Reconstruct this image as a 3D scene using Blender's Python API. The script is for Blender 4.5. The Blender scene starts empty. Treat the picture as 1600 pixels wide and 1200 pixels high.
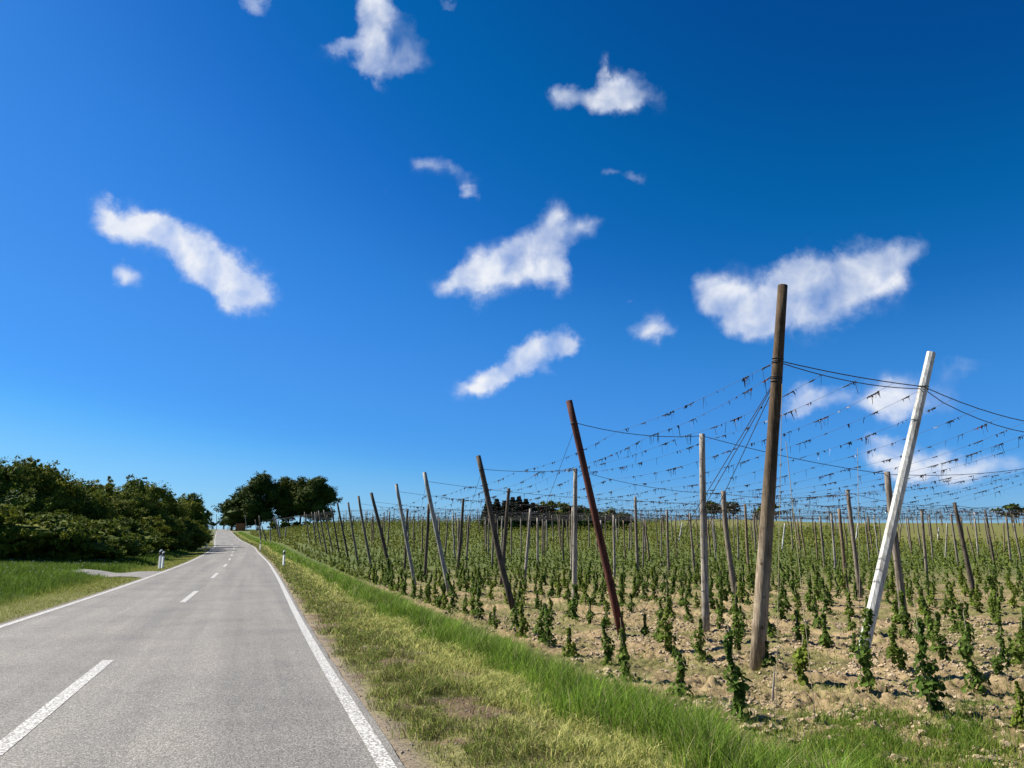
import bpy, math, random
import numpy as np
from mathutils import Vector
random.seed(7)
RNG = np.random.default_rng(11)
R = math.radians
S = bpy.context.scene
COL = S.collection
# ------------------------------------------------------------------ camera
CAM_H, PITCH = 1.6, R(11.77)
cam_d = bpy.data.cameras.new("camera"); cam = bpy.data.objects.new("camera", cam_d); COL.objects.link(cam)
cam.location = (0, 0, CAM_H); cam.rotation_euler = (R(90) + PITCH, 0, 0)
cam_d.lens = 27.0; cam_d.sensor_width = 36.0; cam_d.clip_start = 0.05; cam_d.clip_end = 12000
S.camera = cam
S.render.resolution_x, S.render.resolution_y = 1024, 768
S.view_settings.view_transform = 'Standard'; S.view_settings.look = 'None'
S.view_settings.exposure = 1.08; S.view_settings.gamma = 1.0
SUN_AZ, SUN_EL = R(-72), R(41)          # azimuth from +Y, negative = towards -X
SUN_DIR = Vector((math.sin(SUN_AZ) * math.cos(SUN_EL), math.cos(SUN_AZ) * math.cos(SUN_EL), math.sin(SUN_EL)))
sd = bpy.data.lights.new("sun", 'SUN'); sd.energy = 5.0; sd.angle = R(0.53); sd.color = (1.0, 0.95, 0.86)
so = bpy.data.objects.new("sun", sd); COL.objects.link(so); so.rotation_euler = SUN_DIR.to_track_quat('Z', 'Y').to_euler()
so.location = (-40, 20, 60)

# pixel of the photograph -> direction (used once, to measure where things stand)
_c, _s = math.cos(PITCH), math.sin(PITCH)
def ray(px, py):
    a = (px - 800) / 1200; b = (600 - py) / 1200
    return Vector((a, _c - b * _s, _s + b * _c))

# ------------------------------------------------------------------ sky + clouds
W = bpy.data.worlds.new("World"); S.world = W; W.use_nodes = True
nt = W.node_tree; nt.nodes.clear()
def wn(t, **k):
    n = nt.nodes.new(t)
    for a, b in k.items(): setattr(n, a, b)
    return n
def wl(a, b): nt.links.new(a, b)
def wm(op, a, b=None, c=None, clamp=False):
    n = wn('ShaderNodeMath', operation=op, use_clamp=clamp)
    for i, v in enumerate((a, b, c)):
        if v is None: continue
        if isinstance(v, (int, float)): n.inputs[i].default_value = v
        else: wl(v, n.inputs[i])
    return n.outputs[0]
SKY_STRENGTH = 0.06
# camera-like colour response of the blue sky, per channel
SKY_CURVE = [[(0, 0), (.09, .001), (.13, .004), (.18, .028), (.25, .058), (.366, .09), (.51, .20), (1, .5)], [(0, 0), (.155, .068), (.20, .115), (.25, .155), (.31, .225), (.42, .30), (.54, .375), (.62, .47), (1, .8)], [(0, 0), (.296, .29), (.38, .42), (.48, .62), (.58, .77), (.70, .87), (.83, .98), (1, 1.0)]]
sky = wn('ShaderNodeTexSky'); sky.sky_type = 'NISHITA'; sky.sun_disc = False
sky.sun_elevation = SUN_EL; sky.sun_rotation = SUN_AZ
sky.altitude = 400; sky.air_density = 1.0; sky.dust_density = 0.35; sky.ozone_density = 2.6
gam = wn('ShaderNodeGamma'); gam.inputs[1].default_value = 1.0
KS = 0.075 * 2 ** .45
pre = wn('ShaderNodeVectorMath', operation='SCALE'); wl(sky.outputs[0], pre.inputs[0]); pre.inputs['Scale'].default_value = KS
crv = wn('ShaderNodeRGBCurve'); wl(pre.outputs[0], crv.inputs['Color'])
for ci, ptsc in enumerate(SKY_CURVE):
    cc = crv.mapping.curves[ci]
    while len(cc.points) < len(ptsc): cc.points.new(.5, .5)
    for p_, (a_, b_) in zip(cc.points, ptsc): p_.location = (a_, b_); p_.handle_type = 'AUTO'
crv.mapping.use_clip = False; crv.mapping.update()
KD = SKY_STRENGTH * 2 ** S.view_settings.exposure
hsv = wn('ShaderNodeVectorMath', operation='SCALE'); wl(crv.outputs[0], hsv.inputs[0]); hsv.inputs['Scale'].default_value = 1 / KD
geo = wn('ShaderNodeNewGeometry')
tc = wn('ShaderNodeTexCoord'); D = tc.outputs['Generated']
# warp direction a little so that the cloud outlines are ragged
nz = wn('ShaderNodeTexNoise'); nz.inputs['Scale'].default_value = 16; nz.inputs['Detail'].default_value = 5; nz.inputs['Roughness'].default_value = 0.6
wl(D, nz.inputs['Vector'])
sub = wn('ShaderNodeVectorMath', operation='SUBTRACT'); wl(nz.outputs['Color'], sub.inputs[0]); sub.inputs[1].default_value = (.5, .5, .5)
sc = wn('ShaderNodeVectorMath', operation='SCALE'); wl(sub.outputs[0], sc.inputs[0]); sc.inputs['Scale'].default_value = 0.062
add = wn('ShaderNodeVectorMath', operation='ADD'); wl(D, add.inputs[0]); wl(sc.outputs[0], add.inputs[1])
DW = add.outputs[0]
# (px, py, semi-axis, semi-axis, rotation deg, weight)
CL = [
 (182,352,46,26,25,.95),(245,362,50,32,30,1.1),(300,396,60,37,45,1.35),(345,432,50,36,35,1.25),(395,452,42,36,20,1.25),(165,326,34,16,10,.5),(240,340,45,18,20,.5),
 (204,424,36,20,10,.85),
 (722,440,50,26,-15,1.0),(785,415,66,42,-25,1.7),(832,412,50,48,0,1.3),(858,346,22,42,5,.75),(900,362,40,22,-20,.6),(872,430,20,42,5,.45),
 (760,598,52,20,-14,.9),(805,574,48,26,-30,1.1),(852,545,48,30,-20,1.2),(888,542,20,24,40,.8),
 (1128,466,52,44,0,1.4),(1190,492,62,40,0,1.6),(1238,438,42,48,0,1.3),(1285,455,86,58,-12,1.7),(1355,428,60,48,-25,.95),(1412,395,46,30,-30,.68),(1390,445,36,26,0,.45),
 (580,62,24,66,8,1.0),(540,72,34,18,-10,.8),(632,50,46,56,0,.42),(580,112,28,22,10,.6),(590,4,26,34,0,.8),(620,95,60,28,0,.45),
 (985,146,54,32,-5,.9),(880,148,24,28,-30,.8),(930,142,50,24,0,.75),(942,108,9,26,0,.5),(950,160,44,18,0,.8),
 (740,292,20,16,0,.75),(664,260,30,18,15,.48),(712,262,34,12,20,.36),(985,280,22,20,0,.5),(957,268,17,13,0,.42),(604,290,14,12,0,.3),
 (1010,512,34,25,10,.8),(1045,522,26,14,0,.3),(990,463,14,9,0,.35),(1262,634,46,28,0,1.05),(1385,622,110,34,-8,.8),(1420,636,70,20,0,.3),
 (1400,722,66,24,0,1.05),(1480,732,95,26,0,.8),(1395,690,70,18,0,.6),(1560,725,60,28,0,.45),(1490,575,40,16,0,.3),
 (402,6,30,18,35,.6),(700,10,17,13,0,.5),(835,588,50,12,15,.3),(600,626,24,9,0,.22),(430,575,60,10,0,.12),
]
total = None
for (px, py, a, b, rot, wgt) in CL:
    a *= .92; b *= .86; c0 = ray(px, py).normalized(); ph = R(rot)
    u = ray(px + a * math.cos(ph), py + a * math.sin(ph)).normalized() - c0
    v = ray(px - b * math.sin(ph), py + b * math.cos(ph)).normalized() - c0
    lu, lv = u.length, v.length
    tu = u / (lu * lu); tv = v / (lv * lv)
    du = wn('ShaderNodeVectorMath', operation='DOT_PRODUCT'); wl(DW, du.inputs[0]); du.inputs[1].default_value = tu
    dv = wn('ShaderNodeVectorMath', operation='DOT_PRODUCT'); wl(DW, dv.inputs[0]); dv.inputs[1].default_value = tv
    x = wm('SUBTRACT', du.outputs['Value'], c0.dot(tu)); y = wm('SUBTRACT', dv.outputs['Value'], c0.dot(tv))
    x2 = wm('MULTIPLY', x, x); r2 = wm('MULTIPLY_ADD', y, y, x2)
    e = wm('POWER', 2.718, wm('MULTIPLY', r2, -1.1))
    total = wm('MULTIPLY', e, wgt) if total is None else wm('MULTIPLY_ADD', e, wgt, total)
sepd = wn('ShaderNodeSeparateXYZ'); wl(D, sepd.inputs[0])
front = wm('GREATER_THAN', sepd.outputs['Y'], 0.0)
total = wm('MULTIPLY', total, front)
n2 = wn('ShaderNodeTexNoise'); n2.inputs['Scale'].default_value = 19; n2.inputs['Detail'].default_value = 8; n2.inputs['Roughness'].default_value = .5; n2.inputs['Distortion'].default_value = .25
wl(D, n2.inputs['Vector'])
soft = wm('SMOOTH_MIN', total, .92, .35)
dens = wm('MULTIPLY_ADD', wm('SUBTRACT', n2.outputs['Fac'], .5), 1.4, soft)
offs = wn('ShaderNodeVectorMath', operation='ADD'); wl(D, offs.inputs[0]); offs.inputs[1].default_value = SUN_DIR * .012
n3 = wn('ShaderNodeTexNoise'); n3.inputs['Scale'].default_value = 19; n3.inputs['Detail'].default_value = 5; n3.inputs['Roughness'].default_value = .5; n3.inputs['Distortion'].default_value = .25
wl(offs.outputs[0], n3.inputs['Vector'])
cloud_shade = wm('SUBTRACT', n2.outputs['Fac'], n3.outputs['Fac'])  # sunward noise difference paints lit and shaded billows into the cloud colour
al = wm('MULTIPLY', wm('SUBTRACT', dens, .20), 1.12, clamp=True)
al = wm('SMOOTH_MIN', wm('MULTIPLY', wm('POWER', al, 1.25), wm('MULTIPLY', total, 2.6, clamp=True)), .97, .1)
cr = wn('ShaderNodeMix', data_type='RGBA'); wl(wm('ADD', wm('MULTIPLY', wm('SUBTRACT', dens, .36), 1.1), wm('MULTIPLY', cloud_shade, 1.5), clamp=True), cr.inputs['Factor'])
cr.inputs['A'].default_value = (.48 / KD, .60 / KD, .86 / KD, 1); cr.inputs['B'].default_value = (.90 / KD, .92 / KD, .96 / KD, 1)  # blue-grey shaded and white sunlit tone of the painted cloud shading
mx = wn('ShaderNodeMix', data_type='RGBA'); wl(al, mx.inputs['Factor']); wl(hsv.outputs[0], mx.inputs['A']); wl(cr.outputs['Result'], mx.inputs['B'])
bg = wn('ShaderNodeBackground'); bg.inputs['Strength'].default_value = SKY_STRENGTH
wo = wn('ShaderNodeOutputWorld'); wl(mx.outputs['Result'], bg.inputs['Color']); wl(bg.outputs[0], wo.inputs['Surface'])
W.cycles.sampling_method = 'MANUAL'; W.cycles.sample_map_resolution = 512

# ------------------------------------------------------------------ helpers
def tag(o, label=None, cat=None, group=None, kind=None):
    if label: o['label'] = label
    if cat: o['category'] = cat
    if group: o['group'] = group
    if kind: o['kind'] = kind
    return o

def mesh_np(name, V, F, mat, smooth=False, col=None, sizes=None):
    """V (n,3), F (m,4) or (m,3) or flat list with sizes; col (n,3) vertex tint"""
    V = np.asarray(V, dtype=np.float32); me = bpy.data.meshes.new(name)
    if sizes is None:
        F = np.asarray(F, dtype=np.int32); k = F.shape[1]; m = F.shape[0]
        loops = F.reshape(-1); tot = np.full(m, k, dtype=np.int32)
    else:
        loops = np.asarray(F, dtype=np.int32); tot = np.asarray(sizes, dtype=np.int32); m = len(tot)
    start = np.concatenate(([0], np.cumsum(tot)[:-1])).astype(np.int32)
    me.vertices.add(len(V)); me.vertices.foreach_set('co', V.reshape(-1))
    me.loops.add(len(loops)); me.loops.foreach_set('vertex_index', loops)
    me.polygons.add(m); me.polygons.foreach_set('loop_start', start); me.polygons.foreach_set('loop_total', tot)
    me.polygons.foreach_set('use_smooth', np.full(m, smooth, dtype=bool))
    me.update(calc_edges=True)
    if col is not None:
        a = me.color_attributes.new('tint', 'FLOAT_COLOR', 'POINT')
        c4 = np.ones((len(V), 4), dtype=np.float32); c4[:, :3] = col; a.data.foreach_set('color', c4.reshape(-1))
    if mat: me.materials.append(mat)
    return me
def link(name, me, loc=(0, 0, 0), parent=None):
    o = bpy.data.objects.new(name, me); COL.objects.link(o); o.location = loc
    if parent: o.parent = parent
    return o

class MB:
    """collects vertices / faces"""
    def __init__(s): s.v = []; s.f = []; s.n = []
    def tube(s, pts, rad, k=8, cap=True, phase=0.0):
        base = len(s.v); pts = [Vector(p) for p in pts]
        if isinstance(rad, (int, float)): rad = [rad] * len(pts)
        for i, p in enumerate(pts):
            d = (pts[min(i + 1, len(pts) - 1)] - pts[max(i - 1, 0)]).normalized()
            ref = Vector((0, 1, 0)) if abs(d.y) < .9 else Vector((1, 0, 0))
            a = d.cross(ref).normalized(); b = d.cross(a)
            for j in range(k):
                t = 2 * math.pi * j / k + phase
                s.v.append(tuple(p + (a * math.cos(t) + b * math.sin(t)) * rad[i]))
        for i in range(len(pts) - 1):
            for j in range(k):
                s.f.append((base + i * k + j, base + i * k + (j + 1) % k, base + (i + 1) * k + (j + 1) % k, base + (i + 1) * k + j))
        if cap:
            s.f.append(tuple(base + j for j in range(k))[::-1]); e = base + (len(pts) - 1) * k
            s.f.append(tuple(e + j for j in range(k)))
        return s
    def box(s, c, d, rz=0.0):
        b = len(s.v); ca, sa = math.cos(rz), math.sin(rz)
        for dx, dy, dz in ((-1,-1,-1),(1,-1,-1),(1,1,-1),(-1,1,-1),(-1,-1,1),(1,-1,1),(1,1,1),(-1,1,1)):
            x, y = dx * d[0] / 2, dy * d[1] / 2
            s.v.append((c[0] + x * ca - y * sa, c[1] + x * sa + y * ca, c[2] + dz * d[2] / 2))
        for q in ((0,3,2,1),(4,5,6,7),(0,1,5,4),(1,2,6,5),(2,3,7,6),(3,0,4,7)): s.f.append(tuple(b + i for i in q))
        return s
    def mesh(s, name, mat, smooth=True):
        me = bpy.data.meshes.new(name); me.from_pydata(s.v, [], s.f); me.update()
        if smooth:
            for p in me.polygons: p.use_smooth = len(p.vertices) == 4
        if mat: me.materials.append(mat)
        return me

# value noise
def _hash(i, j, seed):
    h = (i.astype(np.int64) * 374761393 + j.astype(np.int64) * 668265263 + seed * 982451653) & 0xffffffff
    h = ((h ^ (h >> 13)) * 1274126177) & 0xffffffff
    return ((h ^ (h >> 16)) & 0xffffff) / float(0xffffff)
def vnoise(x, y, seed=0):
    xi, yi = np.floor(x), np.floor(y); fx, fy = x - xi, y - yi
    fx = fx * fx * (3 - 2 * fx); fy = fy * fy * (3 - 2 * fy)
    xi = xi.astype(np.int64); yi = yi.astype(np.int64)
    a = _hash(xi, yi, seed); b = _hash(xi + 1, yi, seed); c = _hash(xi, yi + 1, seed); d = _hash(xi + 1, yi + 1, seed)
    return (a * (1 - fx) + b * fx) * (1 - fy) + (c * (1 - fx) + d * fx) * fy
def fbm(x, y, seed=0, octs=4):
    t = 0; a = .5; n = 0
    for k in range(octs):
        t = t + a * vnoise(x * 2 ** k, y * 2 ** k, seed + k * 17); n += a; a *= .5
    return t / n
def sstep(a, b, x):
    t = np.clip((x - a) / (b - a), 0, 1); return t * t * (3 - 2 * t)

# ------------------------------------------------------------------ terrain
YT = np.arange(-120, 4200, 1.0)
def table(xs, ys, w=6):
    t = np.interp(YT, xs, ys); k = np.exp(-0.5 * (np.arange(-3 * w, 3 * w + 1) / w) ** 2); k /= k.sum()
    p = np.pad(t, 3 * w, mode='edge'); return np.convolve(p, k, mode='valid')
P_T = table([-120, 22, 35, 44, 57, 75, 96, 119, 182, 240, 300, 392, 430, 520, 800, 4200], [0, 0, .08, .15, .24, .41, .68, 1.13, 2.48, 4.05, 5.9, 8.9, 9.3, 6, -6, -60])
F_T = table([-120, 30, 55, 77, 96, 117, 150, 200, 250, 300, 400, 600, 1000, 4200], [-.7, -.66, -.45, -.05, .45, 1.15, 2.9, 5.9, 8.25, 9.2, 8.2, 2, -10, -60])
XR_T = table([-120, -20, 6.06, 9.05, 14.35, 22.8, 34.9, 57, 75, 96, 119, 182, 392, 4200], [38, 7.6, -.8, -1.86, -3.6, -6.3, -10.2, -17.5, -23.7, -31, -39, -63, -142, -1600], 4)
def Pz(Y): return np.interp(Y, YT, P_T)
def Xr(Y): return np.interp(Y, YT, XR_T)
RW = 6.1
def Gz(x, Y, road=False):
    x = np.asarray(x, dtype=float); Y = np.asarray(Y, dtype=float)
    p = Pz(Y); f = np.interp(Y, YT, F_T)
    s = x - Xr(Y); far = np.clip((Y - 110) / 190, 0, 1)
    t = sstep(1.0, 5.2 + 50 * far, s)
    z = p * (1 - t) + f * t
    z = z + 1.3 * np.exp(-((x - 66) / 26) ** 2 - ((Y - 262) / 50) ** 2) - .5 * np.exp(-((x - 42) / 12) ** 2 - ((Y - 255) / 40) ** 2)
    sl = -(s + RW)                                   # distance left of the left road edge
    m = np.clip(sl, 0, None)
    z = z + np.where(sl > 0, -.10 * np.exp(-((sl - 2.4) / .7) ** 2) + .045 * np.clip(m - 2, 0, 12), 0)
    hl = np.interp(Y, [0, 40, 90, 120, 140, 175, 190], [13, 12, 10, 5.5, 4, 4, 60])   # foot of the bank
    z = z + np.where(sl > 0, 5.6 * sstep(0, 15, sl - hl - .5) * (1 - sstep(150, 185, Y)), 0)
    if not road:
        inside = (s < .06) & (sl < .06)
        z = np.where(inside, z - .06, z - .012)
    return z
def drop(px, py, zmin=2.0):
    """where the sight line of a photo pixel meets the ground"""
    d = ray(px, py); t = 3.0
    while t < 900:
        if CAM_H + d.z * t < float(Gz(d.x * t, d.y * t)): break
        t *= 1.01
    lo, hi = t / 1.01, t
    for _ in range(24):
        m = (lo + hi) / 2
        if CAM_H + d.z * m < float(Gz(d.x * m, d.y * m)): hi = m
        else: lo = m
    return Vector((d.x * hi, d.y * hi, float(Gz(d.x * hi, d.y * hi))))
def at_depth(px, py, Y):
    d = ray(px, py); t = Y / d.y; return Vector((d.x * t, Y, CAM_H + d.z * t))

# ------------------------------------------------------------------ materials
def mat_new(name):
    m = bpy.data.materials.new(name); m.use_nodes = True; t = m.node_tree; t.nodes.clear()
    out = t.nodes.new('ShaderNodeOutputMaterial'); b = t.nodes.new('ShaderNodeBsdfPrincipled'); t.links.new(b.outputs[0], out.inputs[0])
    return m, t, b, out
def tnoise(t, scale, detail=4, rough=.55, vec=None, dist=0):
    n = t.nodes.new('ShaderNodeTexNoise'); n.inputs['Scale'].default_value = scale; n.inputs['Detail'].default_value = detail
    n.inputs['Roughness'].default_value = rough; n.inputs['Distortion'].default_value = dist
    if vec is not None: t.links.new(vec, n.inputs['Vector'])
    return n
def ramp(t, fac, stops):
    r = t.nodes.new('ShaderNodeValToRGB'); el = r.color_ramp.elements
    while len(el) < len(stops): el.new(.5)
    for e, (p, c) in zip(el, stops): e.position = p; e.color = (*c, 1) if len(c) == 3 else c
    t.links.new(fac, r.inputs[0]); return r
def mixc(t, fac, a, b, mode='MIX'):
    n = t.nodes.new('ShaderNodeMix'); n.data_type = 'RGBA'; n.blend_type = mode
    for k, v in (('Factor', fac), ('A', a), ('B', b)):
        if isinstance(v, float): n.inputs[k].default_value = v
        elif isinstance(v, tuple): n.inputs[k].default_value = (*v, 1)
        else: t.links.new(v, n.inputs[k])
    return n.outputs['Result']
def bump(t, b, h, strength, dist=.02):
    n = t.nodes.new('ShaderNodeBump'); n.inputs['Strength'].default_value = strength; n.inputs['Distance'].default_value = dist
    t.links.new(h, n.inputs['Height']); t.links.new(n.outputs[0], b.inputs['Normal'])
def objco(t):
    return t.nodes.new('ShaderNodeTexCoord').outputs['Object']

def m_plain(name, c, rough=.7, var=.25, scale=20, metal=0.0):
    m, t, b, o = mat_new(name); n = tnoise(t, scale, 4, .6, objco(t))
    r = ramp(t, n.outputs['Fac'], [(.3, tuple(x * (1 - var) for x in c)), (.7, tuple(min(1, x * (1 + var)) for x in c))])
    t.links.new(r.outputs[0], b.inputs['Base Color']); b.inputs['Roughness'].default_value = rough; b.inputs['Metallic'].default_value = metal
    return m
def m_asphalt():
    m, t, b, o = mat_new('asphalt'); co = objco(t)
    v = t.nodes.new('ShaderNodeTexVoronoi'); v.inputs['Scale'].default_value = 80; t.links.new(co, v.inputs['Vector'])
    sep = t.nodes.new('ShaderNodeSeparateColor'); t.links.new(v.outputs['Color'], sep.inputs[0])
    r = ramp(t, sep.outputs[0], [(0, (.05, .047, .04)), (.35, (.19, .18, .158)), (.8, (.33, .315, .28)), (1, (.56, .54, .49))])
    edge = ramp(t, v.outputs['Distance'], [(0, (1, 1, 1)), (.6, (1, 1, 1)), (.95, (.35, .35, .35))])
    c = mixc(t, 1.0, r.outputs[0], edge.outputs[0], 'MULTIPLY')
    nf = tnoise(t, 140, 2, .5, co); c = mixc(t, .35, c, ramp(t, nf.outputs['Fac'], [(.35, (.10, .094, .084)), (.65, (.47, .445, .40))]).outputs[0])
    # long streaks along the driving direction
    mp = t.nodes.new('ShaderNodeMapping'); mp.inputs['Rotation'].default_value = (0, 0, R(-18.5)); mp.inputs['Scale'].default_value = (1.5, .035, 1); mp.vector_type = 'TEXTURE'; mp.inputs['Scale'].default_value = (1 / 1.5, 1 / .035, 1); mp.inputs['Rotation'].default_value = (0, 0, R(18.5)); t.links.new(co, mp.inputs[0])
    st = tnoise(t, 1.0, 4, .6, mp.outputs[0]); pt = tnoise(t, .55, 5, .65, co)
    c = mixc(t, 1.0, c, ramp(t, st.outputs['Fac'], [(.3, (.70, .70, .71)), (.7, (1.10, 1.08, 1.05))]).outputs[0], 'MULTIPLY')
    c = mixc(t, 1.0, c, ramp(t, pt.outputs['Fac'], [(.28, (.78, .78, .80)), (.5, (1, 1, 1)), (.72, (1.12, 1.10, 1.07))]).outputs[0], 'MULTIPLY')
    t.links.new(c, b.inputs['Base Color']); b.inputs['Roughness'].default_value = .82; b.inputs['Specular IOR Level'].default_value = .3
    bump(t, b, v.outputs['Distance'], .55, -.006)
    return m
def m_paint():
    m, t, b, o = mat_new('road_paint'); co = objco(t)
    n = tnoise(t, 30, 5, .7, co); v = t.nodes.new('ShaderNodeTexVoronoi'); v.inputs['Scale'].default_value = 48; t.links.new(co, v.inputs['Vector'])
    f = t.nodes.new('ShaderNodeMath'); f.operation = 'MULTIPLY_ADD'; t.links.new(n.outputs['Fac'], f.inputs[0]); f.inputs[1].default_value = 1.3
    mm = t.nodes.new('ShaderNodeMath'); mm.operation = 'MULTIPLY'; t.links.new(v.outputs['Distance'], mm.inputs[0]); mm.inputs[1].default_value = -.55
    t.links.new(mm.outputs[0], f.inputs[2])
    c = ramp(t, f.outputs[0], [(.31, (.28, .26, .23)), (.43, (.66, .64, .58)), (.6, (.84, .82, .75))])
    t.links.new(c.outputs[0], b.inputs['Base Color']); b.inputs['Roughness'].default_value = .65
    bump(t, b, n.outputs['Fac'], .3, .004)
    return m
def m_ground():
    m, t, b, o = mat_new('ground'); co = objco(t)
    at = t.nodes.new('ShaderNodeAttribute'); at.attribute_name = 'tint'
    n1 = tnoise(t, 26, 6, .7, co); n2 = tnoise(t, 3.1, 5, .65, co); n3 = tnoise(t, .33, 4, .6, co)
    c = mixc(t, 1.0, at.outputs['Color'], ramp(t, n1.outputs['Fac'], [(.28, (.50, .47, .43)), (.52, (1, 1, 1)), (.75, (1.32, 1.32, 1.30))]).outputs[0], 'MULTIPLY')
    c = mixc(t, 1.0, c, ramp(t, n2.outputs['Fac'], [(.3, (.76, .75, .72)), (.7, (1.2, 1.2, 1.16))]).outputs[0], 'MULTIPLY')
    c = mixc(t, 1.0, c, ramp(t, n3.outputs['Fac'], [(.3, (.86, .86, .84)), (.7, (1.12, 1.12, 1.08))]).outputs[0], 'MULTIPLY')
    t.links.new(c, b.inputs['Base Color']); b.inputs['Roughness'].default_value = .95; b.inputs['Specular IOR Level'].default_value = .15
    bump(t, b, n1.outputs['Fac'], .9, .03)
    return m
def m_leaf(name, dark, light, trans=.18, tint=False, scale=1.3):
    m, t, b, o = mat_new(name); co = objco(t)
    if tint:
        at = t.nodes.new('ShaderNodeAttribute'); at.attribute_name = 'tint'; c = at.outputs['Color']
    else:
        n = tnoise(t, scale, 4, .65, co); c = ramp(t, n.outputs['Fac'], [(.32, dark), (.68, light)]).outputs[0]
        at = t.nodes.new('ShaderNodeAttribute'); at.attribute_name = 'tint'
        c = mixc(t, 1.0, c, at.outputs['Color'], 'MULTIPLY')
        oi = t.nodes.new('ShaderNodeObjectInfo'); c = mixc(t, 1.0, c, ramp(t, oi.outputs['Random'], [(0, (.72, .80, .8)), (.5, (1, 1, 1)), (1, (1.35, 1.15, .9))]).outputs[0], 'MULTIPLY')
    t.links.new(c, b.inputs['Base Color']); b.inputs['Roughness'].default_value = .75; b.inputs['Specular IOR Level'].default_value = .10
    tr = t.nodes.new('ShaderNodeBsdfTranslucent'); t.links.new(c, tr.inputs['Color'])
    ms = t.nodes.new('ShaderNodeMixShader'); ms.inputs[0].default_value = trans
    t.links.new(b.outputs[0], ms.inputs[1]); t.links.new(tr.outputs[0], ms.inputs[2]); t.links.new(ms.outputs[0], o.inputs[0])
    return m
def m_wood(name, dark, light, rough=.85, top=None):
    m, t, b, o = mat_new(name); co = objco(t)
    mp = t.nodes.new('ShaderNodeMapping'); mp.inputs['Scale'].default_value = (1, 1, .07); t.links.new(co, mp.inputs[0])
    n = tnoise(t, 34, 6, .7, mp.outputs[0], .4); k = tnoise(t, 2.1, 4, .6, co)
    c = ramp(t, n.outputs['Fac'], [(.3, tuple(x * .55 for x in dark)), (.45, dark), (.68, light)]).outputs[0]
    c = mixc(t, 1.0, c, ramp(t, k.outputs['Fac'], [(.32, (.55, .53, .50)), (.5, (1, 1, 1)), (.72, (1.22, 1.2, 1.15))]).outputs[0], 'MULTIPLY')
    if top:                                   # tarred and mossy upper length of the pole
        sz = t.nodes.new('ShaderNodeSeparateXYZ'); t.links.new(co, sz.inputs[0])
        mr = t.nodes.new('ShaderNodeMapRange'); mr.inputs['From Min'].default_value = top[0]; mr.inputs['From Max'].default_value = top[1]
        ad = t.nodes.new('ShaderNodeMath'); ad.operation = 'MULTIPLY_ADD'; t.links.new(n.outputs['Fac'], ad.inputs[0]); ad.inputs[1].default_value = 2.5; t.links.new(sz.outputs[2], ad.inputs[2])
        t.links.new(ad.outputs[0], mr.inputs['Value']); c = mixc(t, mr.outputs[0], c, mixc(t, 1.0, c, top[2], 'MULTIPLY'))
    kn = t.nodes.new('ShaderNodeTexVoronoi'); kn.inputs['Scale'].default_value = 3.2; t.links.new(co, kn.inputs['Vector'])
    dn = tnoise(t, 7, 5, .7, mp.outputs[0]); c = mixc(t, 1.0, c, ramp(t, dn.outputs['Fac'], [(.36, (.62, .59, .55)), (.5, (1, 1, 1))]).outputs[0], 'MULTIPLY')
    c = mixc(t, 1.0, c, ramp(t, kn.outputs['Distance'], [(.05, (.35, .32, .3)), (.13, (1, 1, 1))]).outputs[0], 'MULTIPLY')
    t.links.new(c, b.inputs['Base Color']); b.inputs['Roughness'].default_value = rough; b.inputs['Specular IOR Level'].default_value = .2
    bump(t, b, n.outputs['Fac'], .6, .02)
    return m
M = dict(
    asphalt=m_asphalt(), paint=m_paint(), ground=m_ground(),
    grass=m_leaf('grass_blades', None, None, .35, True),
    hop=m_leaf('hop_leaves', (.07, .125, .018), (.22, .31, .055), .42, False, 5),
    hopfar=m_leaf('hop_leaves_distant', None, None, .25, True),
    bush=m_leaf('bush_leaves', (.055, .09, .011), (.25, .285, .036), .22),
    tree=m_leaf('tree_leaves', (.035, .062, .009), (.12, .155, .022), .12, False, .6),
    conifer=m_leaf('conifer_needles', (.010, .022, .009), (.022, .04, .014), .04, False, .8),
    bark=m_wood('bark', (.09, .075, .06), (.17, .15, .12)),
    wood_brown=m_wood('weathered_brown_wood', (.19, .135, .085), (.40, .31, .21)),
    wood_big=m_wood('thick_brown_pole_wood', (.26, .20, .135), (.52, .43, .31), top=(3.2, 5.2, (.30, .25, .20))),
    wood_grey=m_wood('weathered_grey_wood', (.19, .155, .12), (.38, .33, .27)),
    wood_pale=m_wood('pale_stripped_wood', (.29, .255, .21), (.56, .51, .44)),
    wood_dark=m_wood('dark_wood', (.085, .068, .05), (.19, .155, .12)),
    wood_red=m_wood('rust_red_wood', (.095, .035, .025), (.20, .062, .038)),
    concrete=m_wood('light_grey_pole', (.33, .32, .29), (.46, .45, .41), rough=.7),
    white=m_wood('whitewashed_pole', (.50, .49, .45), (.80, .80, .76), rough=.6),
    cable=m_plain('dark_cable', (.03, .028, .027), .6), twine=m_plain('pale_twine', (.36, .31, .18), .9, .2),
    scrap=m_leaf('twine_scraps', None, None, .1, True), soil=m_plain('soil_clods', (.42, .32, .195), .95, .45, 9),
    stone=m_plain('pebbles', (.36, .29, .21), .85, .35, 30), wpl=m_plain('white_plastic', (.78, .78, .76), .45, .05),
    blk=m_plain('black_plastic', (.02, .02, .022), .5, .1), refl=m_plain('reflector', (.55, .56, .58), .15, .05, 50, .6),
    orange=m_plain('rust_orange_sheet', (.34, .11, .02), .7, .25, 2), flower=m_plain('white_petals', (.6, .62, .5), .7, .05),
)

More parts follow.
